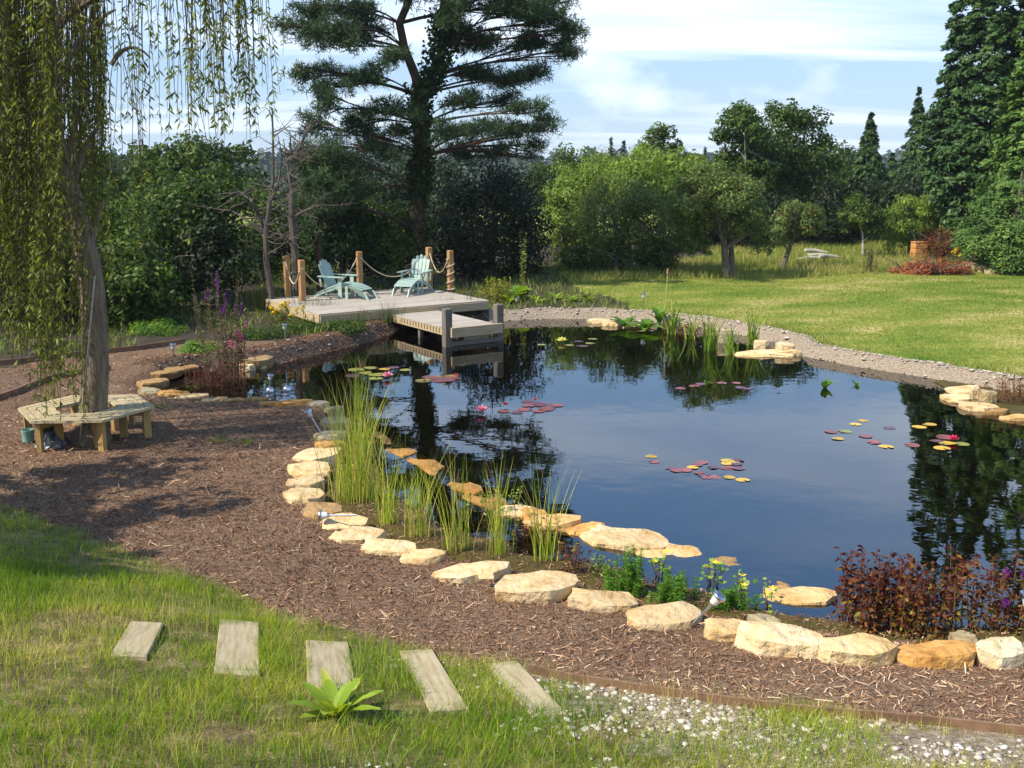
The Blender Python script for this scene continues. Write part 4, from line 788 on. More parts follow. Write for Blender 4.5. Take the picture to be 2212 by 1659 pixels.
# ------------------------------------------------------------------ stones
def stone_mesh(w_, d_, h_, seed, sharp=1.):
    r = random.Random(seed); n = 13; ang = sorted([(k + r.uniform(-.33, .33)) / n * 2 * math.pi for k in range(n)]); e = r.uniform(2.4, 3.6); sk = r.uniform(-.25, .25)
    o = []
    for a in ang:
        c, s = math.cos(a), math.sin(a); q = (abs(c) ** e + abs(s) ** e) ** (-1 / e) * r.uniform(.86, 1.06); o.append((c * q * w_ / 2 + sk * s * q * d_ / 2, s * q * d_ / 2))
    rings = [(.93, -.35), (.99, .2), (1.01, .66), (.975, .92), (.74, 1.0), (.38, 1.0)]; vs = []; tx, ty = r.uniform(-.10, .10), r.uniform(-.10, .10)
    for f, z in rings:
        for x, y in o:
            jx = r.gauss(0, .014) * w_; jy = r.gauss(0, .014) * w_; zz_ = z * h_ + (r.gauss(0, .05) * h_ if z > .5 else 0) + (tx * x + ty * y) * (z > .3)
            vs.append((x * f + jx, y * f + jy, zz_))
    vs.append((0, 0, h_ * (1.0 + r.uniform(-.04, .05)))); fs = []
    for i in range(len(rings) - 1):
        for k in range(n): k2 = (k + 1) % n; fs.append((i * n + k, i * n + k2, (i + 1) * n + k2, (i + 1) * n + k))
    b = (len(rings) - 1) * n; fs += [(b + k, b + (k + 1) % n, len(vs) - 1) for k in range(n)]
    me = bpy.data.meshes.new('stone'); me.from_pydata(vs, [], fs); me.materials.append(M['rock']); me.polygons.foreach_set('use_smooth', np.ones(len(fs), bool))
    try: me.set_sharp_from_angle(angle=R(28))
    except Exception: pass
    me.update(); return me
CREAM = (1.08, 1.02, .92, 1); WHITE = (1.15, 1.15, 1.15, 1); OCHRE = (.86, .60, .30, 1); GREY = (.62, .66, .64, 1); DULL = (.62, .50, .34, 1)
def stone(x, y, wpx, hpx, h_, tint, label, ztop, group, name='edging_stone', rz=None, seed=None):
    if group.startswith('stones edging'): ztop -= .008; h_ *= .95
    q_ = random.uniform(.84, 1.1); q2 = random.uniform(.9, 1.06); tint = (tint[0] * q_, tint[1] * q_ * (.5 + .5 * q2), tint[2] * q_ * q2, 1)
    p = U(x, y, ztop); k = (p.y / math.cos(PITCH)) / FOC * 1.0; wd = wpx * k; ang = math.atan2(CAM_H - ztop, p.y)
    dp = max(.38 * wd, .18, min(1.0 * wd, (hpx * k - .75 * h_ * math.cos(ang)) / math.sin(ang)))
    wd *= 1.18; dp *= (2.3 if 900 < y < 1165 else 1.65) if group.startswith(('stones edging', 'stones of the sunken')) else 1.1
    o = link(name, stone_mesh(wd, dp, h_, seed or int(x * 7 + y)), None, (p.x, p.y, ztop - h_)); o.rotation_euler = (0, 0, rz if rz is not None else random.uniform(-.25, .25)); o.color = tint
    return tag(o, label, 'stone', group)
RG = 'stones edging the pond beside the mulch'
for a in [(329, 821, 58, 22, .1, DULL, 'brownish flat stone at the left tip of the small bay', .17), (359, 801, 52, 15, .09, DULL, 'brown stone second up the left side of the small bay', .16),
    (388, 790, 58, 15, .09, DULL, 'long dull stone at the top of the small bay near the loosestrife', .16), (324, 842, 48, 13, .16, GREY, 'thin grey slab nearest the bench at the bay corner', .18),
    (378, 847, 64, 14, .16, OCHRE, 'orange-brown slab in the bay row, second from its left corner', .18), (412, 854, 62, 14, .15, CREAM, 'cream slab in the bay row just below the orange-brown one', .17),
    (462, 860, 52, 12, .14, GREY, 'flat grey stone in the bay row below the loosestrife', .16), (507, 861, 50, 12, .14, DULL, 'small tan stone in the bay row left of the leaning solar light', .16),
    (553, 859, 46, 15, .15, DULL, 'tan block in the bay row under the leaning solar light', .17), (616, 866, 98, 20, .17, OCHRE, 'long ochre stone at the right end of the bay row', .19), (684, 868, 46, 18, .15, WHITE, 'small whitish stone at the corner where the row turns toward the camera', .18),
    (720, 880, 36, 18, .15, GREY, 'grey-green stone behind the tall reeds, farthest of the curve', .17), (724, 905, 50, 22, .15, GREY, 'grey stone half hidden by the tall reeds', .17), (714, 934, 56, 26, .16, CREAM, 'cream stone behind the tilted solar light', .18), (712, 954, 56, 14, .15, OCHRE, 'narrow orange stone at the foot of the tilted solar light', .18),
    (686, 976, 88, 32, .19, CREAM, 'cream flat stone just below the narrow orange one', .2), (668, 1008, 82, 36, .19, CREAM, 'cream stone at the leftmost bulge of the curve, upper of two', .2), (660, 1034, 74, 26, .18, CREAM, 'pale split stone under the upper bulge stone', .18),
    (655, 1063, 80, 36, .17, CREAM, 'buff stone at the leftmost bulge of the curve, lowest', .19), (700, 1095, 78, 36, .17, DULL, 'tan shaded stone left of the fallen solar light', .19), (744, 1123, 84, 24, .15, CREAM, 'small pale stone behind the fallen solar light', .17),
    (772, 1150, 98, 36, .17, CREAM, 'cream stone just in front of the fallen solar light', .19), (842, 1175, 104, 44, .18, CREAM, 'cream stone with a dark right flank, before the second reed clump', .2), (914, 1194, 90, 42, .18, CREAM, 'smaller pointed cream stone before the third reed clump', .2),
    (1018, 1226, 148, 46, .2, CREAM, 'long tan-streaked slab left of the biggest stone', .22), (1160, 1252, 174, 72, .24, CREAM, 'biggest flat cream stone of the pond edge, with a bluish patch', .26), (1300, 1288, 142, 52, .2, CREAM, 'wedge-shaped cream stone right of the biggest one', .22),
    (1434, 1322, 152, 60, .2, CREAM, 'rounded yellow-cream stone with a grey lichen spot', .22), (1576, 1349, 108, 52, .22, (1.05, .92, .74, 1), 'rounded buff stone beside the leaning bright solar light', .24), (1690, 1364, 172, 62, .27, WHITE, 'large white block with a shaded right side', .29),
    (1850, 1388, 162, 54, .22, (1.05, .96, .78, 1), 'half-moon cream stone in front of the red-leaved plants', .26), (2026, 1398, 164, 42, .2, OCHRE, 'flat ochre stone second from the right edge', .24), (2162, 1392, 110, 56, .24, WHITE, 'white blocky stone at the right edge', .28),
    (2085, 1372, 44, 28, .2, GREY, 'small grey round stone behind the ochre one', .2), (1655, 1335, 50, 18, .16, GREY, 'small grey stone behind the large white block', .18)]:
    stone(*a[:8], RG)
IG = 'stones of the sunken ridge inside the pond'
for a in [(808, 944, 58, 14, .16, (.72, .50, .24, 1), 'low ochre stone at the far end of the ridge by the tall reeds', .004), (858, 966, 62, 16, .16, (.72, .50, .24, 1), 'low ochre stone second from the far end of the ridge', .004), (905, 990, 60, 18, .16, (.72, .50, .24, 1), 'low ochre stone third from the far end of the ridge', .006),
    (948, 1016, 62, 20, .16, (.72, .50, .24, 1), 'low orange stone fourth from the far end of the ridge', .010), (995, 1042, 70, 22, .16, (.72, .50, .24, 1), 'low orange stone fifth from the far end of the ridge', .014), (1048, 1072, 74, 24, .16, (.72, .50, .24, 1), 'low orange stone where the ridge comes up to the surface', .02),
    (1116, 1099, 66, 22, .18, CREAM, 'pale stone just breaking the surface behind the last reed clump', .04), (1190, 1120, 84, 26, .18, (1, .85, .62, 1), 'tan stone of the ridge left of the ochre rounded one', .05), (1264, 1138, 62, 24, .17, OCHRE, 'rounded ochre stone mid-way along the ridge', .04),
    (1350, 1157, 132, 36, .18, CREAM, 'long pale slab of the ridge with cracked top', .05), (1440, 1190, 104, 30, .18, (1.0, .85, .62, 1), 'tan ridge stone above the green mare-tail plants', .02), (1526, 1222, 112, 40, .18, DULL, 'broad ridge stone just under water, left of two', -.02), (1625, 1252, 112, 40, .18, DULL, 'broad ridge stone just under water, right of two', -.025), (1722, 1282, 118, 40, .2, (1, .85, .62, 1), 'tan ridge stone left of the red-leaved plants', .03),
    (1152, 1110, 44, 16, .16, OCHRE, 'small ochre stone between the two leftmost dry ridge stones', .03), (1228, 1131, 36, 16, .15, DULL, 'small brown stone left of the rounded ochre ridge stone', .035), (1303, 1147, 40, 16, .15, CREAM, 'small pale stone right of the rounded ochre ridge stone', .04), (1398, 1176, 40, 18, .15, OCHRE, 'small ochre stone right of the long cracked ridge slab', .03), (1676, 1266, 46, 20, .16, DULL, 'small brown stone beside the last ridge stone', .0)]:
    o = stone(a[0], a[1], a[2] * 1.3, a[3] * 1.2, *a[4:8], IG)
    if a[0] < 1060: o.data = stone_mesh(random.uniform(1.02, 1.18), random.uniform(.38, .48), .16, int(a[0])); o.rotation_euler = (random.gauss(0, .03), random.gauss(0, .03), -1.02 + random.gauss(0, .1)); o.location.z -= .012
FG = 'stones on the far side of the pond'
for a in [(553, 773, 56, 24, .16, (.55, .50, .42, 1), 'large brown boulder at the end of the dark soil bank', .19), (534, 787, 30, 14, .18, WHITE, 'small white stone under the brown boulder', .12), (563, 787, 24, 9, .14, CREAM, 'small cream stone right of the white one under the boulder', .08),
    (1302, 690, 56, 9, .12, CREAM, 'cream slab on the far edge, left of three', .08), (1334, 697, 58, 9, .12, CREAM, 'cream slab on the far edge, middle of three', .08), (1375, 703, 52, 9, .11, (1, .85, .62, 1), 'tan slab on the far edge, right of three', .06),
    (1652, 761, 122, 14, .12, CREAM, 'long low cream slab below the irises', .06), (1698, 757, 52, 13, .15, CREAM, 'cream slab overlapping the long low one at the corner', .1), (1695, 742, 32, 20, .14, WHITE, 'upright white block on the slabs below the irises', .22), (1572, 766, 60, 8, .1, DULL, 'sunken brown slab left of the long low one', -.005),
    (1567, 712, 28, 18, .26, GREY, 'grey boulder behind the irises', .3), (1646, 735, 28, 13, .18, WHITE, 'round whitish cobble right of the irises', .2), (2080, 838, 66, 17, .09, CREAM, 'pale slab at the back of the right-hand stone point', .08), (2071, 855, 68, 20, .09, CREAM, 'pale slab at the tip of the right-hand stone point', .07), (2112, 873, 74, 24, .09, CREAM, 'pale slab along the front of the right-hand stone point', .065),
    (2150, 886, 52, 16, .14, DULL, 'brownish slab fourth along the right-hand stone point', .07), (2195, 899, 62, 14, .14, (1, .85, .6, 1), 'tan slab leaving the right edge along the stone point', .06), (2126, 843, 40, 30, .2, GREY, 'grey boulder beside the reddish plants at the right edge', .22)]:
    stone(*a[:8], FG)

# ------------------------------------------------------------------ timber platform
DZ = .55; DT = .032
dc = Vector((-4.52, 25.15, 0)); du = Vector((.835, .55, 0)).normalized(); dv = Vector((-du.y, du.x, 0)); DW, DD = 4.68, 3.5; da = math.atan2(du.y, du.x)
deck = empty('timber_platform', (dc.x, dc.y, H1(dc.x, dc.y)), da, 'weathered timber platform with rope posts and two green chairs on it', 'platform'); dz0 = deck.location.z
npk = 24; pw = DD / npk
for k in range(npk):
    mb = MB(); mb.box((0, 0, 0), (DW + .04, pw - .008, DT)); o = mb.build('plank', M['deckwood'], deck); o.location = (DW / 2, (k + .5) * pw, DZ - DT / 2 - dz0)
def board(name, a, b, wz, th, mat, parent, z):
    mb = MB(); a = Vector(a); b = Vector(b); l = (b - a).length; mb.box((0, 0, 0), (l, th, wz)); o = mb.build(name, M[mat], parent); o.location = ((a.x + b.x) / 2, (a.y + b.y) / 2, z); o.rotation_euler = (0, 0, math.atan2(b.y - a.y, b.x - a.x)); return o
zb = DZ - DT - .10 - dz0 - .002
for a, b in (((0, 0), (DW, 0)), ((DW, .03), (DW, DD)), ((0, .03), (0, DD)), ((0, DD), (DW, DD))): board('fascia_board', (*a, 0), (*b, 0), .20, .04, 'beam', deck, zb)
for k in range(5): board('joist', (.4 + k * .95, .05, 0), (.4 + k * .95, DD - .05, 0), .15, .05, 'beam', deck, zb)
for x_, y_ in ((.25, .3), (2.3, .3), (4.4, .3), (.1, 3.3), (2.3, 3.3), (4.4, 3.3)):
    mb = MB(); mb.box((0, 0, .2), (.1, .1, .62)); mb.build('support_leg', M['post'], deck, loc=(x_, y_, -.15 - .1 + .02))
dM = Matrix.Translation((dc.x, dc.y, 0)) @ Matrix.Rotation(da, 4, 'Z')
def deckpost(px_, py_, top_px, label):
    p = U(px_, py_, DZ); k = p.y / math.cos(PITCH) / FOC; h_ = (py_ - top_px) * k * 1.02; l = dM.inverted() @ p
    mb = MB(); mb.box((0, 0, h_ / 2 - .15), (.135, .135, h_ + .3)); o = mb.build('rope_post', M['post'], deck, loc=(l.x, l.y, DZ - dz0)); o.rotation_euler = (0, 0, random.uniform(-.1, .1)); o['label'] = label
    return Vector((p.x, p.y, DZ)), h_
s5 = 2212 / 2560 / 3.253
def z5(x, y): return (660 * 2212 / 2560 + x * s5, 560 * 2212 / 2560 + y * s5)
PO = [deckpost(*z5(195, 590), z5(0, 272)[1], 'brown post at the left corner'), deckpost(*z5(315, 625), z5(0, 305)[1], 'brown post in the shade of the rushes'), deckpost(*z5(782, 540), z5(0, 236)[1], 'brown post between the two chairs'), deckpost(*z5(1345, 512), z5(0, 202)[1], 'brown post behind the right chair'), deckpost(*z5(1518, 540), z5(0, 228)[1], 'brown post wound with rope')]
def rope(a, b, sag, label, extra=None, rad=.016):
    a, b = Vector(a), Vector(b); n = 18; p = [a.lerp(b, i / n) - Vector((0, 0, sag * 4 * (i / n) * (1 - i / n))) for i in range(n + 1)]
    if extra: p += extra
    base = p[0].copy(); mb = MB(); mb.tube([q - base for q in p], rad, 7); o = mb.build('rope', M['rope'], None, True, base); tag(o, label, 'rope', 'ropes between the platform posts')
def pt(i, f, dx=0, dy=-.085): p, h_ = PO[i]; return p + Vector((dx, dy, h_ * f))
rope(pt(0, .84), pt(1, .72, -.05), .42, 'pale sagging rope between the two leftmost posts')
rope(pt(1, .80, .03), pt(2, .84, -.05), .62, 'rope sagging behind the left chair to the middle post')
rope(pt(2, .84, .06), pt(3, .80, -.06), .56, 'rope sagging from the middle post toward the right chair')
w5 = []; p5, h5 = PO[4]
for k in range(64): a_ = -2.2 - k * 2 * math.pi / 16; q = .088 / max(abs(math.cos(a_)), abs(math.sin(a_))) if False else .105; w5.append(p5 + Vector((q * math.cos(a_), q * math.sin(a_), h5 * (.80 - .78 * k / 63))))
for k in range(30): a_ = -2.2 - (64 + k) * 2 * math.pi / 16; w5.append(p5 + Vector((.125 * math.cos(a_), .125 * math.sin(a_), .02 + .0012 * k)))
rope(pt(3, .86, .03), w5[0], .46, 'rope hanging to the right post and winding down round it', w5[1:])

# the jetty out over the water
JZ = .40; ja = Vector((-1.36, 23.78, 0)); JW = 1.30; JL = 3.35
jet = empty('jetty', (ja.x, ja.y, 0), da, 'low plank jetty reaching from the platform over the pond', 'jetty')
nj = 23; jw = JL / nj
for k in range(nj):
    mb = MB(); mb.box((0, 0, 0), (JW, jw - .009, DT)); mb.build('plank', M['deckwood'], jet, loc=(JW / 2, (k + .5) * jw + .03, JZ - DT / 2))
board('end_beam', (-.02, -.04, 0), (JW + .03, -.04, 0), .225, .06, 'beam', jet, JZ - .075)
for x_ in (.03, JW - .03): board('side_beam', (x_, .01, 0), (x_, JL, 0), .15, .05, 'beam', jet, JZ - DT - .08)
board('lower_beam', (.05, .06, 0), (JW - .05, .06, 0), .10, .06, 'greypost', jet, .055)
for x_, y_ in ((-.045, .10), (JW + .045, .14)):
    mb = MB(); mb.box((0, 0, 0), (.17, .17, 1.75)); mb.build('mooring_post', M['greypost'], jet, loc=(x_, y_, .80 - .875 + .06))
for x_, y_ in ((.1, 1.6), (JW - .1, 1.6)):
    mb = MB(); mb.box((0, 0, 0), (.1, .1, 1.0)); mb.build('support_leg', M['greypost'], jet, loc=(x_, y_, -.18))
for k in range(16):
    mb = MB(); mb.box((0, 0, 0), (.02, .012, .10)); mb.build('drip_lath', M['beam'], jet, loc=(-.008, .25 + k * .14, JZ - DT - .055))

# ------------------------------------------------------------------ chairs
def arm_shape(): return [(-.06, -.40), (.06, -.40), (.075, -.30), (.06, .1), (.04, .42), (-.04, .42), (-.06, .1), (-.075, -.30)]
def garden_chair(loc, rz, label):
    c = empty('garden_chair', loc, rz, label, 'chair', 'green slatted garden chairs on the platform'); m = M['chair']
    for s in (-1, 1):
        mb = MB(); pts = [(-.30, .30), (-.30, .375), (-.20, .385), (.10, .29), (.50, .13), (.62, .0), (.52, .0), (.42, .07), (.05, .20)]
        n = len(pts); vs = [(s * .26 - .014, a, b) for a, b in pts] + [(s * .26 + .014, a, b) for a, b in pts]
        mb.add(vs, [tuple(range(n)), tuple(range(2 * n - 1, n - 1, -1))] + [(i, n + i, n + (i + 1) % n, (i + 1) % n) for i in range(n)]); mb.build('rear_leg', m, c)
        mb = MB(); mb.box((s * .292, -.235, .275), (.028, .11, .55)); mb.build('front_leg', m, c)
        mb = MB(); mb.prism([(s * .325 + a * .95, b) for a, b in arm_shape()], .552, .577); mb.build('arm', m, c)
        mb = MB(); mb.bar((s * .31, .33, .29), (s * .31, .37, .55), .03, .05); mb.build('arm_support', m, c)
    for k in range(6):
        y_ = -.285 + k * .083; mb = MB(); mb.box((0, 0, 0), (.53, .074, .018)); o = mb.build('seat_slat', m, c, loc=(0, y_, .392 - (max(0, k - 1)) * .030)); o.rotation_euler = (-.30 if k > 0 else .25, 0, 0)
    for k in range(5):
        x_ = (k - 2) * .104; top = [.90, .985, 1.02, .985, .90][k]; fan = (k - 2) * .028; wd = .047; l = top - .21
        o2 = [(-wd * .82, 0), (wd * .82, 0), (wd, l - .05), (wd * .8, l - .012 + .012 * (k < 3)), (0 + (2 - k) * .004, l + .012), (-wd * .8, l - .012 + .012 * (k > 1)), (-wd, l - .05)]
        mb = MB(); vs = [(a, -.009, b) for a, b in o2] + [(a, .009, b) for a, b in o2]; n = 7; mb.add(vs, [tuple(range(n)), tuple(range(2 * n - 1, n - 1, -1))] + [(i, n + i, n + (i + 1) % n, (i + 1) % n) for i in range(n)])
        o = mb.build('back_slat', m, c, loc=(x_ * .9, .195, .22)); o.rotation_euler = (-.36, fan * 1.0, 0)
    for z_, y_, l in ((.30, .25, .52), (.56, .345, .66), (.82, .435, .44)):
        mb = MB(); mb.box((0, 0, 0), (l, .03, .06)); o = mb.build('back_rail', m, c, loc=(0, y_ + .0, z_)); o.rotation_euler = (-.36, 0, 0)
    mb = MB(); mb.box((0, -.312, .33), (.53, .02, .09)); mb.build('apron', m, c)
    return c
def footstool(loc, rz, label):
    c = empty('footstool', loc, rz, label, 'footstool', 'green slatted footstools'); m = M['chair']
    for k in range(7):
        t = k / 6; mb = MB(); mb.box((0, 0, 0), (.52, .066, .018)); o = mb.build('slat', m, c, loc=(0, .22 - k * .076, .375 - .02 * t - .10 * t * t)); o.rotation_euler = (.04 + .34 * t, 0, 0)
    for s in (-1, 1):
        pts = [(.26, .30), (.26, .362), (.0, .335), (-.22, .25), (-.40, .0), (-.46, .0), (-.31, .235), (-.20, .19), (0, .27)]
        pts = [(.26, .30), (.26, .362), (.0, .330), (-.20, .262), (-.30, .20), (-.42, .0), (-.48, .0), (-.36, .19), (-.27, .21), (0, .27)]
        n = len(pts); mb = MB(); vs = [(s * .225 - .013, a, b) for a, b in pts] + [(s * .225 + .013, a, b) for a, b in pts]; mb.add(vs, [tuple(range(n)), tuple(range(2 * n - 1, n - 1, -1))] + [(i, n + i, n + (i + 1) % n, (i + 1) % n) for i in range(n)]); mb.build('side_rail', m, c)
        mb = MB(); mb.box((s * .252, .19, .165), (.026, .08, .33)); mb.build('leg', m, c)
    return c
def place_pair(rear, front, lab1, lab2):
    """rear = middle of the rear feet, front = middle of the footstool's front feet, both on the deck"""
    a = U(*z5(*rear), DZ); b = U(*z5(*front), DZ); d = (b - a); d.z = 0; d.normalize(); rz = math.atan2(d.y, d.x) + math.pi / 2
    o = a + d * .60; garden_chair((o.x, o.y, DZ), rz, lab1); o2 = o + d * .60; footstool((o2.x, o2.y, DZ), rz, lab2)
place_pair((1300, 533), (1112, 588), 'green slatted garden chair facing the camera beside the rope posts', 'green footstool in front of the camera-facing chair')
place_pair((455, 585), (800, 606), 'green slatted garden chair on the left, seen from its side', 'green footstool before the side-on left chair')

# ------------------------------------------------------------------ hexagonal bench round the willow
bc = Vector((-6.06, 14.93, 0)); bz = H1(bc.x, bc.y); bench = empty('tree_bench', (bc.x, bc.y, bz), R(3.5), 'hexagonal slatted pine bench round the willow trunk', 'bench')
SH = .66 - bz; t30 = math.tan(R(30))
for sd in range(6):
    fr = empty('seat_section', (0, 0, 0), R(30 + 60 * sd)); fr.parent = bench
    for k in range(4):
        a0 = .375 + k * .1165; a1 = a0 + .101; mb = MB(); y0, y1 = a0 * t30 - .004, a1 * t30 - .004
        mb.add([(a0, -y0, -.035), (a1, -y1, -.035), (a1, y1, -.035), (a0, y0, -.035), (a0 + .004, -y0 + .003, 0), (a1 - .004, -y1 + .003, 0), (a1 - .004, y1 - .003, 0), (a0 + .004, y0 - .003, 0)], [(3, 2, 1, 0), (4, 5, 6, 7), (0, 1, 5, 4), (1, 2, 6, 5), (2, 3, 7, 6), (3, 0, 4, 7)])
        me = mb.mesh('seat_slat', M['bench']); me.transform(Matrix.Rotation(-math.pi / 2, 4, 'Z')); o = link('seat_slat', me, fr); o.location = (0, 0, SH); o.rotation_euler = (0, 0, math.pi / 2)
    an = R(60 * sd)
    c, s = math.cos(an), math.sin(an)
    for rr, zt in ((.83, 0), (.50, 0)):
        mb = MB(); mb.box((0, 0, (SH - .036) / 2 - .03), (.10, .065, SH - .036 + .06)); o = mb.build('leg', M['benchleg'], bench, loc=(c * rr, s * rr, 0)); o.rotation_euler = (0, 0, an + R(30 if rr > .6 else 0))
    mb = MB(); mb.bar((c * .45, s * .45, SH - .09), (c * .86, s * .86, SH - .09), .04, .09); mb.build('bearer', M['benchleg'], bench)
# things leaning and lying by the bench
p0 = G(172, 962); p1 = D(205, 596, p0.y + .05); mb = MB(); mb.tube([(0, 0, 0), p1 - p0], .013, 8); o = mb.build('support_pole', M['steel'], None, True, p0); tag(o, 'thin grey metal pole leaning against the willow trunk', 'pole')
def sheet(loc, name, m, label, cat, sx, sy, sz, seed):
    r = random.Random(seed); n = 11; vs = []; 
    for i in range(n):
        for j in range(n):
            u, v = i / (n - 1) - .5, j / (n - 1) - .5; e = max(0, 1 - (u * u + v * v) * 3.6); vs.append((u * sx + r.gauss(0, .02), v * sy + r.gauss(0, .02), e ** .6 * sz * (1 + .5 * math.sin(u * 17 + 1) * math.sin(v * 13)) + r.gauss(0, .012) + .01))
    fs = [(i * n + j, (i + 1) * n + j, (i + 1) * n + j + 1, i * n + j + 1) for i in range(n - 1) for j in range(n - 1)]
    me = bpy.data.meshes.new(name); me.from_pydata(vs, [], fs); me.materials.append(m); tag(link(name, me, None, loc), label, cat)
sheet(G(112, 962), 'plastic_sheet', M['plastic'], 'crumpled dark plastic sheet on the mulch under the bench', 'plastic sheet', .42, .36, .22, 3)
sheet(G(95, 966), 'plastic_bag', M['bag'], 'small pale crumpled plastic bag under the front of the bench', 'bag', .16, .22, .08, 4)
mb = MB(); mb.lathe([(.0, 0), (.055, 0), (.075, .02), (.085, .16), (.09, .17), (.09, .19), (.08, .19), (.075, .03), (0, .025)], 16); o = mb.build('plant_pot', M['pot'], None, True, G(62, 956)); tag(o, 'pale green plastic pot behind the front left bench leg', 'pot')

# ------------------------------------------------------------------ stepping planks in the bank
SL = ['mossy stepping plank farthest left, half covered by grass', 'upright-looking stepping plank second from the left', 'stepping plank behind the broad-leaved dock plant', 'stepping plank second from the right beside the chalk patch', 'rightmost stepping plank by the timber edging strip']
for q, lb in zip(PL, SL):
    a, b, c, d = q; ce = (a + b + c + d) / 4; ax = ((c + d) / 2 - (a + b) / 2); ax.normalize(); wd = ((b - a).length + (c - d).length) / 2; l = ((c + d) / 2 - (a + b) / 2).length + .10
    right = (b - a) + (c - d); right = (right - ax * right.dot(ax)).normalized(); up = right.cross(ax); up = up if up.z > 0 else -up
    mb = MB(); mb.box((0, 0, 0), (wd * .98, l, .07)); Mx = Matrix((right, ax, up)).transposed(); Mx = Mx if Mx.determinant() > 0 else Matrix((-right, ax, up)).transposed()
    z_ = np.mean([H1(p.x, p.y) for p in q]) + .002; o = mb.build('stepping_plank', M['sleeper'], None, loc=(ce.x, ce.y, z_ - .005)); o.rotation_euler = Mx.to_euler(); tag(o, lb, 'plank', 'stepping planks set in the grass bank')
# timber edging
def edging(name, pts, h_, th, label, off=0.02, m='edging'):
    P = [G(*p) for p in pts]; base = P[0].copy(); root = empty(name, base, 0, label, 'edging')
    for i in range(len(P) - 1):
        mb = MB(); mb.bar(P[i] - base + Vector((0, 0, off)), P[i + 1] - base + Vector((0, 0, off)), th, h_); mb.build('edging_board', M[m], root)
edging('timber_edging', [(1140, 1452), (1240, 1473), (1400, 1497), (1560, 1520), (1720, 1540), (1880, 1553), (2040, 1568), (2260, 1592)], .09, .022, 'brown timber strip between the mulch and the stony bank')
edging('path_edging', [(-60, 795), (60, 783), (180, 768), (300, 756), (400, 741)], .12, .03, 'dark board along the far side of the mulch path behind the willow', .04)
edging('path_edging', [(-60, 885), (40, 850), (90, 828), (150, 812), (240, 800)], .12, .03, 'dark board slanting in from the left edge behind the bench', .04)

# ------------------------------------------------------------------ solar lights
def solar(loc, rot, label, sc=1., first=[None]):
    if first[0] is None:
        root = empty('solar_light', loc); 
        MB().tube([(0, 0, -.06), (0, 0, .26)], .0125, 10).build('stake', M['steel'], root, True)
        MB().lathe([(.0, .25), (.02, .25), (.026, .265), (.034, .275), (.0, .278)], 16).build('collar', M['steel'], root, True)
        MB().lathe([(.031, .275), (.044, .335), (.046, .345)], 16).build('lamp_glass', M['glass'], root, True)
        cp = MB().lathe([(.046, .343), (.060, .345), (.062, .355), (.058, .366), (.04, .376), (.038, .376), (0, .377)], 18).build('cap', M['steel'], root, True)
        MB().prism([(.03 * a, .03 * b) for a, b in ((-1, -1), (1, -1), (1, 1), (-1, 1))], .3772, .379).build('solar_panel', M['panel'], cp)
        first[0] = root; o = root
    else: o = copy_tree(first[0])
    o.location = loc; o.rotation_euler = rot; o.scale = (sc,) * 3; return tag(o, label, 'solar light', 'solar garden lights')
solar(G(692, 953, .14), (R(8), R(-26), 0), 'tilted steel solar light standing at the orange stone', 1.0)
solar(G(745, 1141, .12) + Vector((.08, 0, .03)), (R(0), R(-93), R(-8)), 'fallen steel solar light lying across the edging stones', 1.0)
solar(G(1494, 1356, .02), (R(10), R(36), 0), 'bright solar light leaning right over the yellow-cream stone', 1.05)
solar(G(581, 862, .1), (0, R(8), 0), 'thin solar light on the stone row of the small bay', 1.0)
solar(G(374, 784, .0), (0, R(3), 0), 'solar light left of the purple loosestrife', 1.05)
solar(G(616, 740, .0), (0, 0, 0), 'solar light on the dark soil bank below the yellow flowers', 1.1)
solar(G(799, 708, .0), (0, R(1), 0), 'solar light on the bank in front of the platform', 1.0)
solar(G(1389, 668, .0), (0, R(2), 0), 'solar light at the lawn edge beside the tall stalk', 1.15)
solar(G(1116, 672, .0), (0, 0, 0), 'solar light in the gravel right of the platform', 1.0)
solar(G(2212, 1392, .0), (0, 0, 0), 'solar light cut by the right edge of the picture', 1.3)
for x, y, lb in ((583, 845, 'left mirrored ball floating in the small bay'), (620, 842, 'right mirrored ball floating in the small bay')):
    p = U(x, y, .02); mb = MB(); mb.lathe([(.085 * math.sin(i / 10 * math.pi), .085 * math.cos(i / 10 * math.pi)) for i in range(11)], 18); tag(mb.build('floating_ball', M['steel'], None, True, p), lb, 'ball', 'mirrored balls floating on the pond')
mb = MB(); q = [G(1060, 1266, .012), G(1085, 1272, .02), G(1115, 1280, .015)]; mb.tube([p - q[0] for p in q], .016, 8); tag(mb.build('hose', M['dark'], None, True, q[0]), 'short black hose end beside the biggest stone', 'hose')

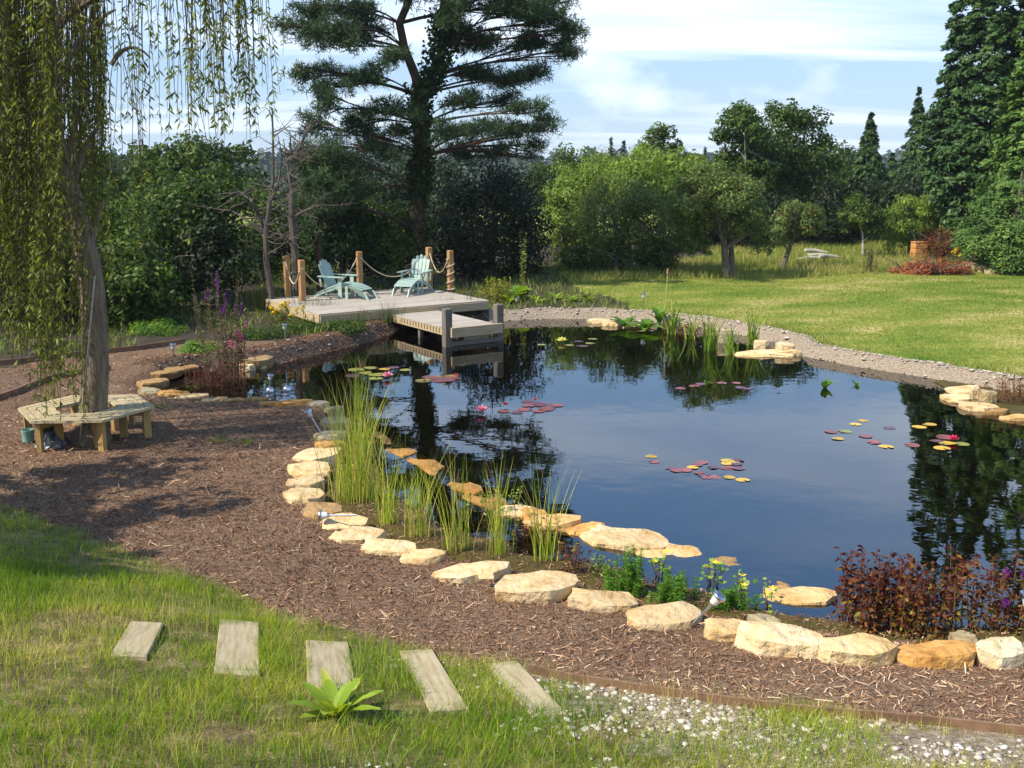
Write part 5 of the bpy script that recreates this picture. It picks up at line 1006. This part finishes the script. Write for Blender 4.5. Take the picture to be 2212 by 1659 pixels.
# ------------------------------------------------------------------ pond plants
def clump(name, label, px_, n, h0, h1, wid, mat, seed, spread=.12, lean=.3, cat='reeds', group=None, v0=0., v1=.75, seg=4, droop=.4, part='stems', zoff=0., extra=None, at=None):
    r = np.random.default_rng(seed); p = at if at is not None else G(*px_); root = empty(name, p, 0, label, cat, group)
    P = np.stack([r.normal(0, spread, n), r.normal(0, spread * .8, n), np.full(n, zoff - .03)], 1); v = r.uniform(v0, v1, n); dry = r.uniform(0, 1, n) < .10; v = np.where(dry, 1, v)
    a, b, c = blades(P, r.uniform(h0, h1, n), wid, lean, v, seed, seg, droop); link(part, npmesh(part, a, b, M[mat], c), root)
    if extra: extra(root, r)
    return root
RD = 'yellow-green reed clumps along the near shelf'
for k, a in enumerate([((772, 1085), 210, .8, 1.75, .19, 'tall dense reed clump behind the curve of stones'), ((838, 1140), 52, .6, 1.25, .09, 'reed clump second from the left'), ((905, 1165), 56, .6, 1.25, .1, 'reed clump third from the left before the pointed stone'), ((985, 1195), 56, .6, 1.3, .1, 'reed clump left of the middle with bent brown stalks'),
    ((1075, 1200), 50, .6, 1.2, .09, 'reed clump behind the long tan-streaked slab'), ((1178, 1215), 44, .6, 1.25, .09, 'reed clump behind the biggest stone'), ((900, 1090), 34, .3, .6, .12, 'low green reed tuft in the water at the middle of the shelf'), ((775, 880), 50, .6, 1.15, .12, 'far reed tuft rising out of open water')]):
    clump('reed_clump', a[5], a[0], a[1], a[2], a[3], .0105, 'reed', 400 + k, a[4] * .72, .34, 'reeds', RD, at=(U(a[0][0], a[0][1], 0.0)))
IRG = 'iris clumps on the far right shelf'
for k, a in enumerate([((1452, 722), 26, .5, 1.0, .08, 'iris fan left of the middle on the far shelf'), ((1492, 732), 18, .4, .75, .07, 'thin iris fan second from the left'), ((1532, 757), 36, .5, 1.05, .1, 'biggest iris fan standing in the water'), ((1580, 765), 20, .4, .75, .08, 'iris fan before the grey boulder'), ((1625, 745), 20, .5, 1.0, .08, 'yellowish iris fan at the right of the far shelf')]):
    clump('iris_clump', a[5], a[0], a[1], a[2], a[3], .045, 'iris', 420 + k, a[4] * .8, .5, 'iris', IRG, at=U(a[0][0], a[0][1], 0))
# bulrush stalk
p = U(1432, 700, 0); t = D(1443, 580, p.y); root = empty('bulrush', p, 0, 'single tall bulrush stalk standing above the lawn edge', 'bulrush'); MB().tube([(0, 0, -.05), (t - p) * .5 + Vector((.02, 0, 0)), (t - p)], [.02, .016, .01], 6).build('stalk', leafmat('bulrush_stalk', g((.34, .30, .10), (.34, .30, .10)), 0), root, True)
MB().tube([(t - p) * .9, (t - p) * 1.0], [.028, .02], 8).build('seed_head', plain('seed_head', (.36, .15, .10), .9), root, True)
def leafy(name, label, p, stems, h0, h1, spread, mat, leaf, nl, seed, cat='plant', group=None, asp=.4, stemmat='loose', flower=None, fl=(.25, .03), up=.6, v0=0, v1=1, lr=.05, vt=0., fp=.75):
    """upright leafy stems, optionally with flower spikes at their tips"""
    r = np.random.default_rng(seed); rr = random.Random(seed); root = empty(name, p, 0, label, cat, group); mb = MB(); P = []; A = []; vv = []; F = []; SP = []
    for s in range(stems):
        b = Vector((rr.gauss(0, spread), rr.gauss(0, spread * .7), -.05)); h_ = rr.uniform(h0, h1); tp = b + Vector((rr.gauss(0, .09 * h_), rr.gauss(0, .09 * h_), h_)); q = bez(b, b.lerp(tp, .5) + Vector((rr.gauss(0, .02), rr.gauss(0, .02), 0)), tp, 4); mb.tube(q, [.006, .0055, .005, .002], 3, cap=False)
        for k in range(nl):
            f = rr.uniform(.12, 1.0); c = b.lerp(tp, f); th = rr.uniform(0, 6.28); d = Vector((math.cos(th), math.sin(th), rr.gauss(up - .2, .35))); P.append(c + d * lr * (1.15 - .7 * f)); A.append(d); vv.append(v0 + (v1 - v0) * rr.random() + vt * f)
        if flower and rr.random() < fp:
            F = []; SP.append(F)
            for k in range(40): f = 1 - rr.random() * fl[0]; c = b.lerp(tp, f); th = rr.uniform(0, 6.28); q_ = fl[1] * (1.2 - .9 * max(0, (f - 1 + fl[0]) / fl[0])); F.append(c + Vector((math.cos(th) * q_, math.sin(th) * q_, rr.gauss(0, .01))))
    mb.build('stems', M[stemmat] if stemmat != 'loose' else M['redstem'], root)
    P = np.array([tuple(a) for a in P]); A = unit(np.array([tuple(a) for a in A])); nr = np.cross(A, r.normal(size=A.shape)) + np.array([0, 0, .5])
    V, Q = leaf_quads(P, nr, leaf * r.uniform(.6, 1.25, len(P)), asp, seed, A * 3, .3); link('leaves', npmesh('leaves', V, Q, M[mat], np.repeat(np.clip(vv, 0, 1), 4)), root)
    for F in SP: F = np.array([tuple(a) for a in F]); V, Q = leaf_quads(F, r.normal(size=F.shape), r.uniform(.025, .05, len(F)), .7, seed + 3); tag(link('flower_spike', npmesh('flower_spike', V, Q, M[flower], np.repeat(r.uniform(0, 1, len(F)), 4)), root), kind='stuff')
    return root
M['redstem'] = plain('red_brown_stem', (.10, .05, .025), .7)
RP = 'red-leaved plants at the lower right of the pond'
for k, a in enumerate([((1850, 1340), 13, .55, .95, .15, 'red-leaved plant on the left of the red thicket'), ((1930, 1348), 13, .5, .9, .16, 'red and yellow leaved plant in the middle of the red thicket'), ((1995, 1350), 10, .45, .8, .14, 'orange-green leaved plant right of the middle of the red thicket'), ((2075, 1345), 6, .5, .95, .11, 'sparse red stems near the grey round stone'), ((2150, 1345), 4, .5, .85, .06, 'tall yellow-orange leaved stem at the right'), ((2212, 1360), 9, .5, .85, .1, 'dark red plant with a purple flower at the right edge')]):
    leafy('red_plant', a[5], U(*a[0], .05), int(a[1] * 1.7), a[2] * .65, a[3] * .86, a[4] * 1.15, 'redleaf', .062, 52, 440 + k, 'plant', RP, .5, up=-.1, v0=.15 if k else 0, v1=1.15 if k else .95, lr=.06, vt=-.45, flower='purple' if k == 5 else None, fl=(.1, .03))
MG = 'bright green mare-tail tufts behind the edging stones'
for k, a in enumerate([((1325, 1283), 16, .2, .34, .08, 'bright green feathery tuft behind the wedge-shaped stone'), ((1372, 1280), 18, .3, .55, .07, 'tallest bright green feathery tuft'), ((1455, 1300), 26, .2, .36, .11, 'broad low bright green tuft right of the tallest'), ((1575, 1318), 18, .16, .28, .09, 'small green tuft behind the leaning bright solar light')]):
    leafy('marestail', a[5], U(*a[0], .02), a[1], a[2], a[3], a[4], 'marestail', .045, 150, 460 + k, 'plant', MG, .16, stemmat='marestail', up=.5, lr=.03)
for k, a in enumerate([((1245, 1240), 9, .25, .5, .09, 'reddish weedy stems behind the biggest stone'), ((1290, 1245), 6, .2, .45, .06, 'thin weedy stems left of the bright green tufts'), ((1060, 1110), 10, .2, .4, .16, 'low leafy weeds among the reeds in the middle of the shelf'), ((1150, 1160), 10, .15, .3, .14, 'low reddish weeds beside the ridge stones')]):
    leafy('pond_weed', a[5], U(*a[0], .02), a[1], a[2], a[3], a[4], 'redleaf' if k in (0, 3) else 'lf_light', .05, 26, 470 + k, 'plant', 'weeds on the near shelf', .4, up=.3)
def marigold(px_, label, seed, n=7):
    r = random.Random(seed); p = U(*px_, .0); root = empty('marsh_marigold', p, 0, label, 'plant', 'yellow-flowered marsh plants behind the stones')
    P = []; N_ = []
    for k in range(n):
        a = r.uniform(0, 6.28); h_ = r.uniform(.06, .22); q = Vector((math.cos(a) * .14 * r.random(), math.sin(a) * .1, h_)); mb = MB(); mb.tube([(q.x * .3, q.y * .3, -.03), q], [.006, .004], 4); mb.build('stem', M['redstem'], root)
        for s in range(4): P.append(q + Vector((r.gauss(0, .03), r.gauss(0, .03), r.gauss(-.02, .03)))); N_.append((r.gauss(0, .5), r.gauss(-.3, .5), 1))
        if k < 2:
            mb = MB(); c = q + Vector((0, 0, .03))
            for t in range(5): b = t * 1.2566; mb.add([c, c + Vector((math.cos(b - .5) * .03, math.sin(b - .5) * .03, .012)), c + Vector((math.cos(b) * .042, math.sin(b) * .042, .02)), c + Vector((math.cos(b + .5) * .03, math.sin(b + .5) * .03, .012))], [(0, 1, 2, 3)])
            mb.build('flower', M['yellow'], root)
    V, Q = leaf_quads(np.array([tuple(x) for x in P]), np.array(N_), .055, .75, seed); link('leaves', npmesh('leaves', V, Q, M['hosta'], np.repeat(np.random.default_rng(seed).uniform(.3, 1, len(P)), 4)), root)
M['yellow'] = plain('yellow_flower', (.80, .55, .02), .5)
marigold((1425, 1245), 'yellow-flowered marsh plant behind the broad green tuft', 1); marigold((1540, 1265), 'yellow-flowered marsh plant with two open blooms by the sunken ridge', 2, 9); marigold((1605, 1290), 'yellow-flowered marsh plant nearest the leaning bright solar light', 3, 8); marigold((1660, 1315), 'small leafy marsh plant left of the red thicket', 4, 5)
# loosestrife in the small bay
leafy('purple_loosestrife', 'tall purple loosestrife in the small bay left of the soil bank', U(478, 815, 0), 26, 1.4, 2.2, .26, 'rush', .10, 55, 480, 'plant', 'loosestrife in the small bay', .18, flower='purple', fl=(.14, .03), v0=.1, v1=.9, fp=.36)
leafy('pink_loosestrife', 'shorter pink-spiked plant in the small bay before the boulder', U(510, 812, 0), 12, .6, 1.15, .2, 'redleaf', .08, 40, 481, 'plant', 'loosestrife in the small bay', .2, flower='pinkp', fl=(.16, .03), v0=-.3, v1=.5)
leafy('red_marsh_plant', 'dark red-brown marsh plants at the water line of the small bay', U(465, 830, 0), 36, .2, .5, .34, 'redleaf', .07, 26, 482, 'plant', None, .25, v0=-.3, v1=.4)
leafy('red_marsh_plant', 'dry reddish plants on the right-hand stone point', U(2190, 868, .05), 44, .25, .5, .26, 'redleaf', .06, 20, 483, 'plant', None, .2, v0=.0, v1=.7)
# rushes and soft planting in front of the platform
RU = 'rush tufts around the platform'
for k, (x, y, n, h0, h1, sp, lb) in enumerate([(655, 688, 120, .35, .8, .18, 'dark rush tuft at the near left corner of the platform'), (705, 690, 70, .4, .9, .14, 'rush tuft before the platform front, left'), (790, 700, 80, .25, .55, .22, 'low rush tuft behind the bank solar light'), (845, 694, 90, .3, .6, .18, 'rush tuft before the platform front, beside the jetty'), (968, 676, 60, .3, .6, .12, 'rush tuft in the corner right of the jetty, left one'), (1022, 670, 60, .3, .6, .12, 'rush tuft in the corner right of the jetty, right one'), (560, 660, 160, .5, 1.0, .3, 'broad grassy tuft left of the platform'), (620, 700, 80, .3, .6, .2, 'grass tuft under the left corner of the platform')]):
    clump('rush_tuft', lb, (x, y), n, h0, h1, .012, 'rush' if k < 6 else 'rough', 500 + k, sp, .45, 'rushes', RU, 0, .9)
for k, (x, y, rx, ry, lb) in enumerate([(560, 728, 60, 14, 'soft grey-green mound on the bank left of the solar light'), (660, 718, 60, 14, 'soft green mound on the bank right of the solar light'), (740, 712, 50, 10, 'low green mound under the platform front'), (430, 760, 45, 14, 'leafy green mound left of the loosestrife'), (340, 720, 60, 18, 'low dark green mound by the mulch path')]):
    p = G(x, y); kk = p.y / FOC; root = empty('groundcover_plant', p, 0, lb, 'plant', 'soft mounds on the far left bank'); V, Q = None, None
    me = crown('leaves', [(0, 0, .05, rx * kk, .5, ry * kk * 1.3)], 60, 3200, .07, M['lf_mid' if k < 3 else 'hosta'], 520 + k, .3, up=.8, bright=.0); link('leaves', me, root)
leafy('yellow_daisies', 'yellow daisy-like flowers under the left corner of the platform', G(606, 708), 26, .35, .7, .16, 'lf_mid', .08, 22, 531, 'flowers', None, .3, flower='yellowp', fl=(.10, .045))
# bed to the right of the platform
BG = 'broad-leaved plants in the bed right of the platform'
def rosette(name, label, p, n, l, w_, mat, seed, cat='plant', group=None, rise=.6, bend=.5, v0=.2, v1=.9):
    """arching broad leaves, each a mesh of its own, rising from one point"""
    r = random.Random(seed); root = empty(name, p, 0, label, cat, group)
    for k in range(n):
        a = k * 2.4 + r.uniform(-.3, .3); ll = l * r.uniform(.7, 1.1); ww = w_ * r.uniform(.8, 1.15); ri = rise * r.uniform(.6, 1.25); o = Vector((math.cos(a), math.sin(a), 0)); sd = Vector((-math.sin(a), math.cos(a), 0)); vs = []; S = 7
        for i in range(S + 1):
            t = i / S; q = o * (ll * (t * math.cos(ri) + .12 * t * t)) + Vector((0, 0, ll * (math.sin(ri) * t - bend * t * t * .55) - .02)); hw = ww * (math.sin(math.pi * min(1, t * .92 + .06)) ** .8) * .5 + .004; wv = .06 * ww * math.sin(t * 19 + k)
            vs += [q - sd * hw + Vector((0, 0, hw * .35 + wv)), q, q + sd * hw + Vector((0, 0, hw * .35 - wv))]
        fs = [(3 * i + j, 3 * i + j + 1, 3 * i + j + 4, 3 * i + j + 3) for i in range(S) for j in range(2)]; vs = np.array([tuple(x) for x in vs]); me = npmesh('leaf', vs, np.array(fs), M[mat], np.full(len(vs), r.uniform(v0, v1)), True); link('leaf', me, root)
    return root
rosette('gunnera', 'large round-leaved plant at the back of the bed', G(1122, 646), 11, .6, .36, 'hosta', 3, 'plant', BG, 1.0, .6)
rosette('hosta', 'pale green hosta in front of the round-leaved plant', G(1098, 655), 12, .5, .2, 'dock', 4, 'plant', BG, .9, .6, .2, .7)
for k, (x, y, lb) in enumerate([(1160, 652, 'small strap-leaved plant left of the middle in the bed'), (1198, 648, 'strap-leaved plant with dry tips in the middle of the bed'), (1235, 652, 'yellow-green strap-leaved plant right of the middle of the bed'), (1268, 650, 'strap-leaved plant at the right end of the bed')]): rosette('daylily', lb, G(x, y), 13, .5, .07, 'dock', 10 + k, 'plant', BG, 1.0, .9, .0, .8)
leafy('golden_shrub', 'yellow-green bushy plant right beside the platform', G(1075, 655), 30, .4, .85, .2, 'lf_yellow', .08, 45, 540, 'shrub', None, .4, up=.4)
leafy('sapling', 'thin pale sapling against the dark yew', G(1130, 622), 3, 1.5, 1.9, .05, 'lf_light', .09, 60, 541, 'sapling', None, .4, up=.6)
rosette('water_plantain', 'broad dark-green leaved water plant at the left of the far shelf', U(1350, 705, .02), 10, .55, .16, 'hosta', 20, 'plant', None, .9, .7, 0, .5)
rosette('water_plantain', 'broad-leaved water plant beside the bulrush stalk', U(1395, 712, .02), 12, .6, .17, 'hosta', 21, 'plant', None, .9, .8, 0, .6)
rosette('water_plantain', 'broad-leaved water plant behind the first iris fan', U(1425, 700, .02), 10, .75, .16, 'hosta', 22, 'plant', None, 1.1, .7, .1, .6)
leafy('red_marsh_plant', 'low reddish weeds along the far right shelf', U(1470, 712, .03), 50, .12, .3, .55, 'redleaf', .06, 16, 542, 'plant', None, .3)
# the dock plant in the foreground
rosette('dock_plant', 'big yellow-green broad-leaved dock plant in the foreground grass', G(722, 1545), 15, .36, .085, 'dock', 6, 'plant', None, .92, .38, .35, 1.0)
for k, (x, y, lb) in enumerate([(470, 953, 'small grass tuft on the mulch, left of two by the bench shadow'), (528, 958, 'small grass tuft on the mulch, right of two by the bench shadow'), (352, 880, 'green weed tuft beside the bench corner'), (1655, 1545, 'dark green grass tuft on the timber strip')]):
    clump('grass_tuft', lb, (x, y), 90, .05, .14, .008, 'grass', 560 + k, .08, .9, 'grass tuft', 'grass tufts on the mulch', 0, .5, 2)

# ------------------------------------------------------------------ water lilies
def pad_mesh(m, k):
    n = 16; vs = [(0, 0, .002)]; 
    for i in range(n): a = .22 + i / (n - 1) * (2 * math.pi - .44); q = 1 + .04 * math.sin(a * 3 + k); vs.append((math.cos(a) * q, math.sin(a) * q, .012 + .02 * math.sin(a * 2 + k)))
    me = bpy.data.meshes.new('pad'); me.from_pydata(vs, [], [(0, i, i + 1) for i in range(1, n)]); me.materials.append(M[m]); me.polygons.foreach_set('use_smooth', np.ones(n - 1, bool)); return me
PADS = {m: [pad_mesh(m, k) for k in range(2)] for m in ('pad_red', 'pad_purple', 'pad_green', 'pad_yellow')}
M['petal_pink'] = plain('lily_pink', (.78, .28, .38), .5); M['petal_red'] = plain('lily_crimson', (.62, .03, .12), .5); M['petal_yellow'] = plain('lily_yellow', (.80, .74, .22), .5); M['bud'] = plain('lily_bud', (.45, .05, .04), .5)
def lily(name, label, c, pads, flowers, seed, rad=.13):
    r = random.Random(seed); o = U(*c, 0); root = empty(name, (o.x, o.y, .004), 0, label, 'water lily', 'water lilies on the pond')
    for i, (x, y, m) in enumerate(pads):
        p = U(x, y, 0); ob = link('pad', r.choice(PADS[m]), root, (p.x - o.x, p.y - o.y, .001 * (i % 7))); s = rad * r.uniform(.75, 1.15); ob.scale = (s, s, s); ob.rotation_euler = (r.gauss(0, .02), r.gauss(0, .02), r.uniform(0, 6.28))
    for x, y, m, s in flowers:
        p = U(x, y, 0); fl = empty('flower', (p.x - o.x, p.y - o.y, .03)); fl.parent = root
        for ring, (n, tilt, l) in enumerate(((8, .35, 1.), (7, .75, .9), (5, 1.15, .75))):
            mb = MB()
            for k in range(n):
                a = (k + ring * .5) / n * 6.283; d = Vector((math.cos(a) * math.cos(tilt), math.sin(a) * math.cos(tilt), math.sin(tilt))) * s * l; sd = Vector((-math.sin(a), math.cos(a), 0)) * s * .17; mb.add([(0, 0, 0), d * .55 - sd, d, d * .55 + sd], [(0, 1, 2, 3)])
            mb.build('petals', M[m], fl)
rr = random.Random(9)
def sprinkle(x0, x1, y0, y1, n, mats): return [(rr.uniform(x0, x1), rr.uniform(y0, y1), rr.choice(mats)) for _ in range(n)]
lily('water_lily', 'red and purple lily pads scattered in the middle foreground of the pond', (1530, 1020), [(1407, 986, 'pad_yellow'), (1412, 998, 'pad_red'), (1450, 1012, 'pad_purple'), (1462, 1017, 'pad_red'), (1480, 1016, 'pad_red')] + sprinkle(1490, 1600, 995, 1035, 16, ['pad_red', 'pad_purple', 'pad_red', 'pad_yellow']) + [(1585, 998, 'pad_yellow'), (1604, 1037, 'pad_yellow')], [], 1, .085)
lily('water_lily', 'yellow and red lily pads drifting on the right of the pond', (1850, 945), [(1865, 909, 'pad_yellow'), (1848, 917, 'pad_yellow'), (1825, 932, 'pad_green'), (1795, 933, 'pad_red'), (1810, 948, 'pad_yellow'), (1870, 943, 'pad_red'), (1888, 956, 'pad_red'), (1915, 965, 'pad_yellow'), (1922, 925, 'pad_purple'), (1970, 962, 'pad_red')], [], 2, .105)
lily('water_lily', 'yellow lily pads with a crimson bloom in the dark reflection at the right', (2045, 955), [(2007, 917, 'pad_yellow'), (1985, 923, 'pad_yellow'), (2040, 945, 'pad_red'), (2022, 953, 'pad_purple'), (2045, 958, 'pad_yellow'), (2075, 960, 'pad_green'), (2035, 969, 'pad_yellow')], [(2058, 955, 'petal_red', .11)], 3, .115)
lily('water_lily', 'reddish lily pads in the middle distance below the irises', (1545, 833), [(1470, 839, 'pad_red'), (1500, 834, 'pad_red'), (1515, 830, 'pad_purple'), (1530, 828, 'pad_purple'), (1560, 828, 'pad_red'), (1590, 828, 'pad_red'), (1600, 838, 'pad_purple'), (1615, 840, 'pad_purple')], [], 4, .115)
lily('water_lily', 'purple lily pads with a pink bloom in the pine reflection', (1120, 885), sprinkle(1060, 1200, 874, 894, 13, ['pad_purple', 'pad_purple', 'pad_red']) + [(1205, 876, 'pad_red'), (1040, 880, 'pad_red'), (1140, 868, 'pad_purple'), (1165, 872, 'pad_purple')], [(1040, 893, 'petal_pink', .15), (1092, 879, 'bud', .08), (1155, 868, 'bud', .06)], 5, .125)
lily('water_lily', 'raft of orange-brown lily pads below the jetty end', (950, 818), sprinkle(905, 995, 812, 824, 16, ['pad_purple', 'pad_green', 'pad_red']), [(985, 815, 'bud', .07), (918, 828, 'bud', .06)], 6, .14)
lily('water_lily', 'green lily pads with a pink bloom behind the far reed tuft', (835, 805), [(770, 799, 'pad_green'), (790, 806, 'pad_green'), (800, 795, 'pad_green'), (815, 810, 'pad_green'), (830, 798, 'pad_yellow'), (850, 795, 'pad_purple'), (876, 800, 'pad_green'), (760, 812, 'pad_purple'), (812, 818, 'pad_green')], [(837, 818, 'petal_pink', .15)], 7, .15)
lily('water_lily', 'small far lily with a pale yellow bloom near the jetty', (1235, 742), [(1230, 746, 'pad_green'), (1250, 738, 'pad_purple'), (1275, 742, 'pad_green'), (1170, 745, 'pad_green'), (1280, 733, 'pad_green'), (1258, 748, 'pad_purple')], [(1213, 741, 'petal_yellow', .16)], 8, .12)
for k, (x, y, n, lb) in enumerate([(1782, 838, 9, 'green leaves standing up out of the open water'), (1527, 832, 3, 'few upright leaves among the middle-distance lily pads'), (1850, 832, 3, 'two small leaves poking out of the water right of the upright leaves')]):
    rosette('arrowhead_plant', lb, U(x, y, 0), n, .22 if k == 0 else .15, .09, 'hosta', 40 + k, 'plant', 'upright leaves in the open water', 1.1, .2, .1, .7)

# ------------------------------------------------------------------ heaps at the far end of the lawn
def heap(px_, rx, ry, hh_, label, mat, n, leaf, seed, name='brushwood_heap', cat='heap', asp=.2):
    p = G(*px_); r = np.random.default_rng(seed); q = random.Random(seed); root = empty(name, p, 0, label, cat)
    me = crown('dry_leaves', [(0, 0, hh_ * .25, rx, ry, hh_ * .7)], 50, n, leaf, M[mat], seed, asp, up=.6, fill=.3); link('dry_leaves', me, root)
    mb = MB()
    for k in range(60):
        a = Vector((q.gauss(0, rx * .5), q.gauss(0, ry * .5), q.uniform(0, hh_ * .5))); b = a + Vector((q.gauss(0, .5), q.gauss(0, .3), q.uniform(.0, .6))); mb.tube([a, b], [.016, .006], 4)
    mb.build('twigs', M['dead'], root); return root
heap((2010, 592), 1.25, .5, .45, 'low heap of red-brown dead bracken at the lawn edge', 'bracken', 5000, .16, 601)
heap((2035, 565), .75, .5, 1.5, 'tall dark-red brushwood behind the dead bracken', 'redleaf', 4200, .12, 602)
p = G(1983, 560); root = empty('hive_box', p, R(8), 'orange-brown wooden box beside the red brushwood', 'box')
for k in range(3): mb = MB(); mb.box((0, 0, .11 + k * .2), (.46, .42, .19)); mb.build('box_tier', M['brick'], root)
mb = MB(); mb.box((0, 0, .655), (.47, .43, .04)); mb.build('lid', M['brick'], root)
leafy('yellow_flowers', 'bright yellow flowers before the red brushwood', G(2062, 575), 8, .5, .75, .07, 'lf_mid', .08, 12, 611, 'flowers', None, .3, flower='yellowp', fl=(.16, .07))
for k, (x, y, wpx, hpx, h_, lb) in enumerate([(2070, 575, 45, 16, .25, 'grey concrete lump right of the dead bracken'), (2105, 568, 42, 14, .3, 'pale stone at the left of the far stone heap'), (2135, 573, 40, 12, .25, 'low stone second in the far stone heap'), (2165, 565, 30, 13, .3, 'stone third in the far stone heap'), (2188, 562, 30, 17, .28, 'tallest stone of the far stone heap'), (2208, 572, 34, 16, .22, 'stone of the far heap at the right edge'), (2150, 580, 36, 9, .18, 'small stone lying before the far stone heap')]):
    stone(x, y, wpx, hpx, h_, (.95, .9, .85, 1), lb, .35 + h_, 'stones heaped before the cypress hedge', 'heap_stone')
q = random.Random(3)
for k, (x, y, l, rz, lb) in enumerate([(1755, 562, 1.3, .2, 'lowest cut log lying in the rough grass'), (1775, 558, 1.1, -.25, 'cut log crossing the lowest one'), (1790, 563, 1.0, .5, 'short cut log at the right of the log heap'), (1762, 553, .9, 0., 'top log of the log heap')]):
    p = G(x, y); mb = MB(); mb.tube([(-l / 2, 0, .06), (-l * .1, .05, .09), (l / 2, -.03, .06)], [.06, .075, .045], 9); o = mb.build('cut_log', M['birch'], None, True, p + Vector((0, 0, .04 * k))); o.rotation_euler = (0, .05 * (k - 1), rz); tag(o, lb, 'log', 'cut logs in the rough grass')
leafy('thistle', 'dark grey-green tall weed in the rough grass left of the heaps', G(1880, 588), 16, .5, .9, .14, 'rush', .1, 30, 620, 'plant', None, .25)
# apples on the two near fruit trees
for t in [o for o in bpy.data.objects if o.name.startswith('apple_tree') and ('fruit' in o['label'] or 'leaning' in o['label'])]:
    cr = [c for c in t.children if c.name.startswith('crown')][0]; n = len(cr.data.vertices); co = np.empty(n * 3, np.float32); cr.data.vertices.foreach_get('co', co); co = co.reshape(-1, 3); r = np.random.default_rng(5); pk = co[r.choice(n, 90)] ; pk = pk[pk[:, 1] < np.median(co[:, 1]) + .3]
    V = (pk[:, None] + icov[None] * .032 + np.array([0, -.05, 0])).reshape(-1, 3); F_ = (np.arange(len(pk))[:, None, None] * 12 + icof[None]).reshape(-1, 3)
    o = link('fruit', npmesh('fruit', V, F_, M['fruit'], smooth=True), t); o.location = cr.location; tag(o, kind='stuff')
# ------------------------------------------------------------------ the air: a thin even haze over the whole country
mb = MB(); mb.add([(a, b, c) for c in (-14, 30) for a, b in ((-2600, -60), (2600, -60), (2600, 3650), (-2600, 3650))], [(3, 2, 1, 0), (4, 5, 6, 7), (0, 1, 5, 4), (1, 2, 6, 5), (2, 3, 7, 6), (3, 0, 4, 7)])
hm = bpy.data.materials.new('haze'); hm.use_nodes = True; hn = hm.node_tree; hn.nodes.remove(hn.nodes['Principled BSDF']); pv = hn.nodes.new('ShaderNodeVolumePrincipled'); pv.inputs['Color'].default_value = (.80, .88, 1, 1); pv.inputs['Density'].default_value = .00022; hn.links.new(pv.outputs[0], hn.nodes['Material Output'].inputs['Volume'])
tag(mb.build('haze', hm), 'thin summer haze over the garden and the far woodland', 'haze', kind='stuff')
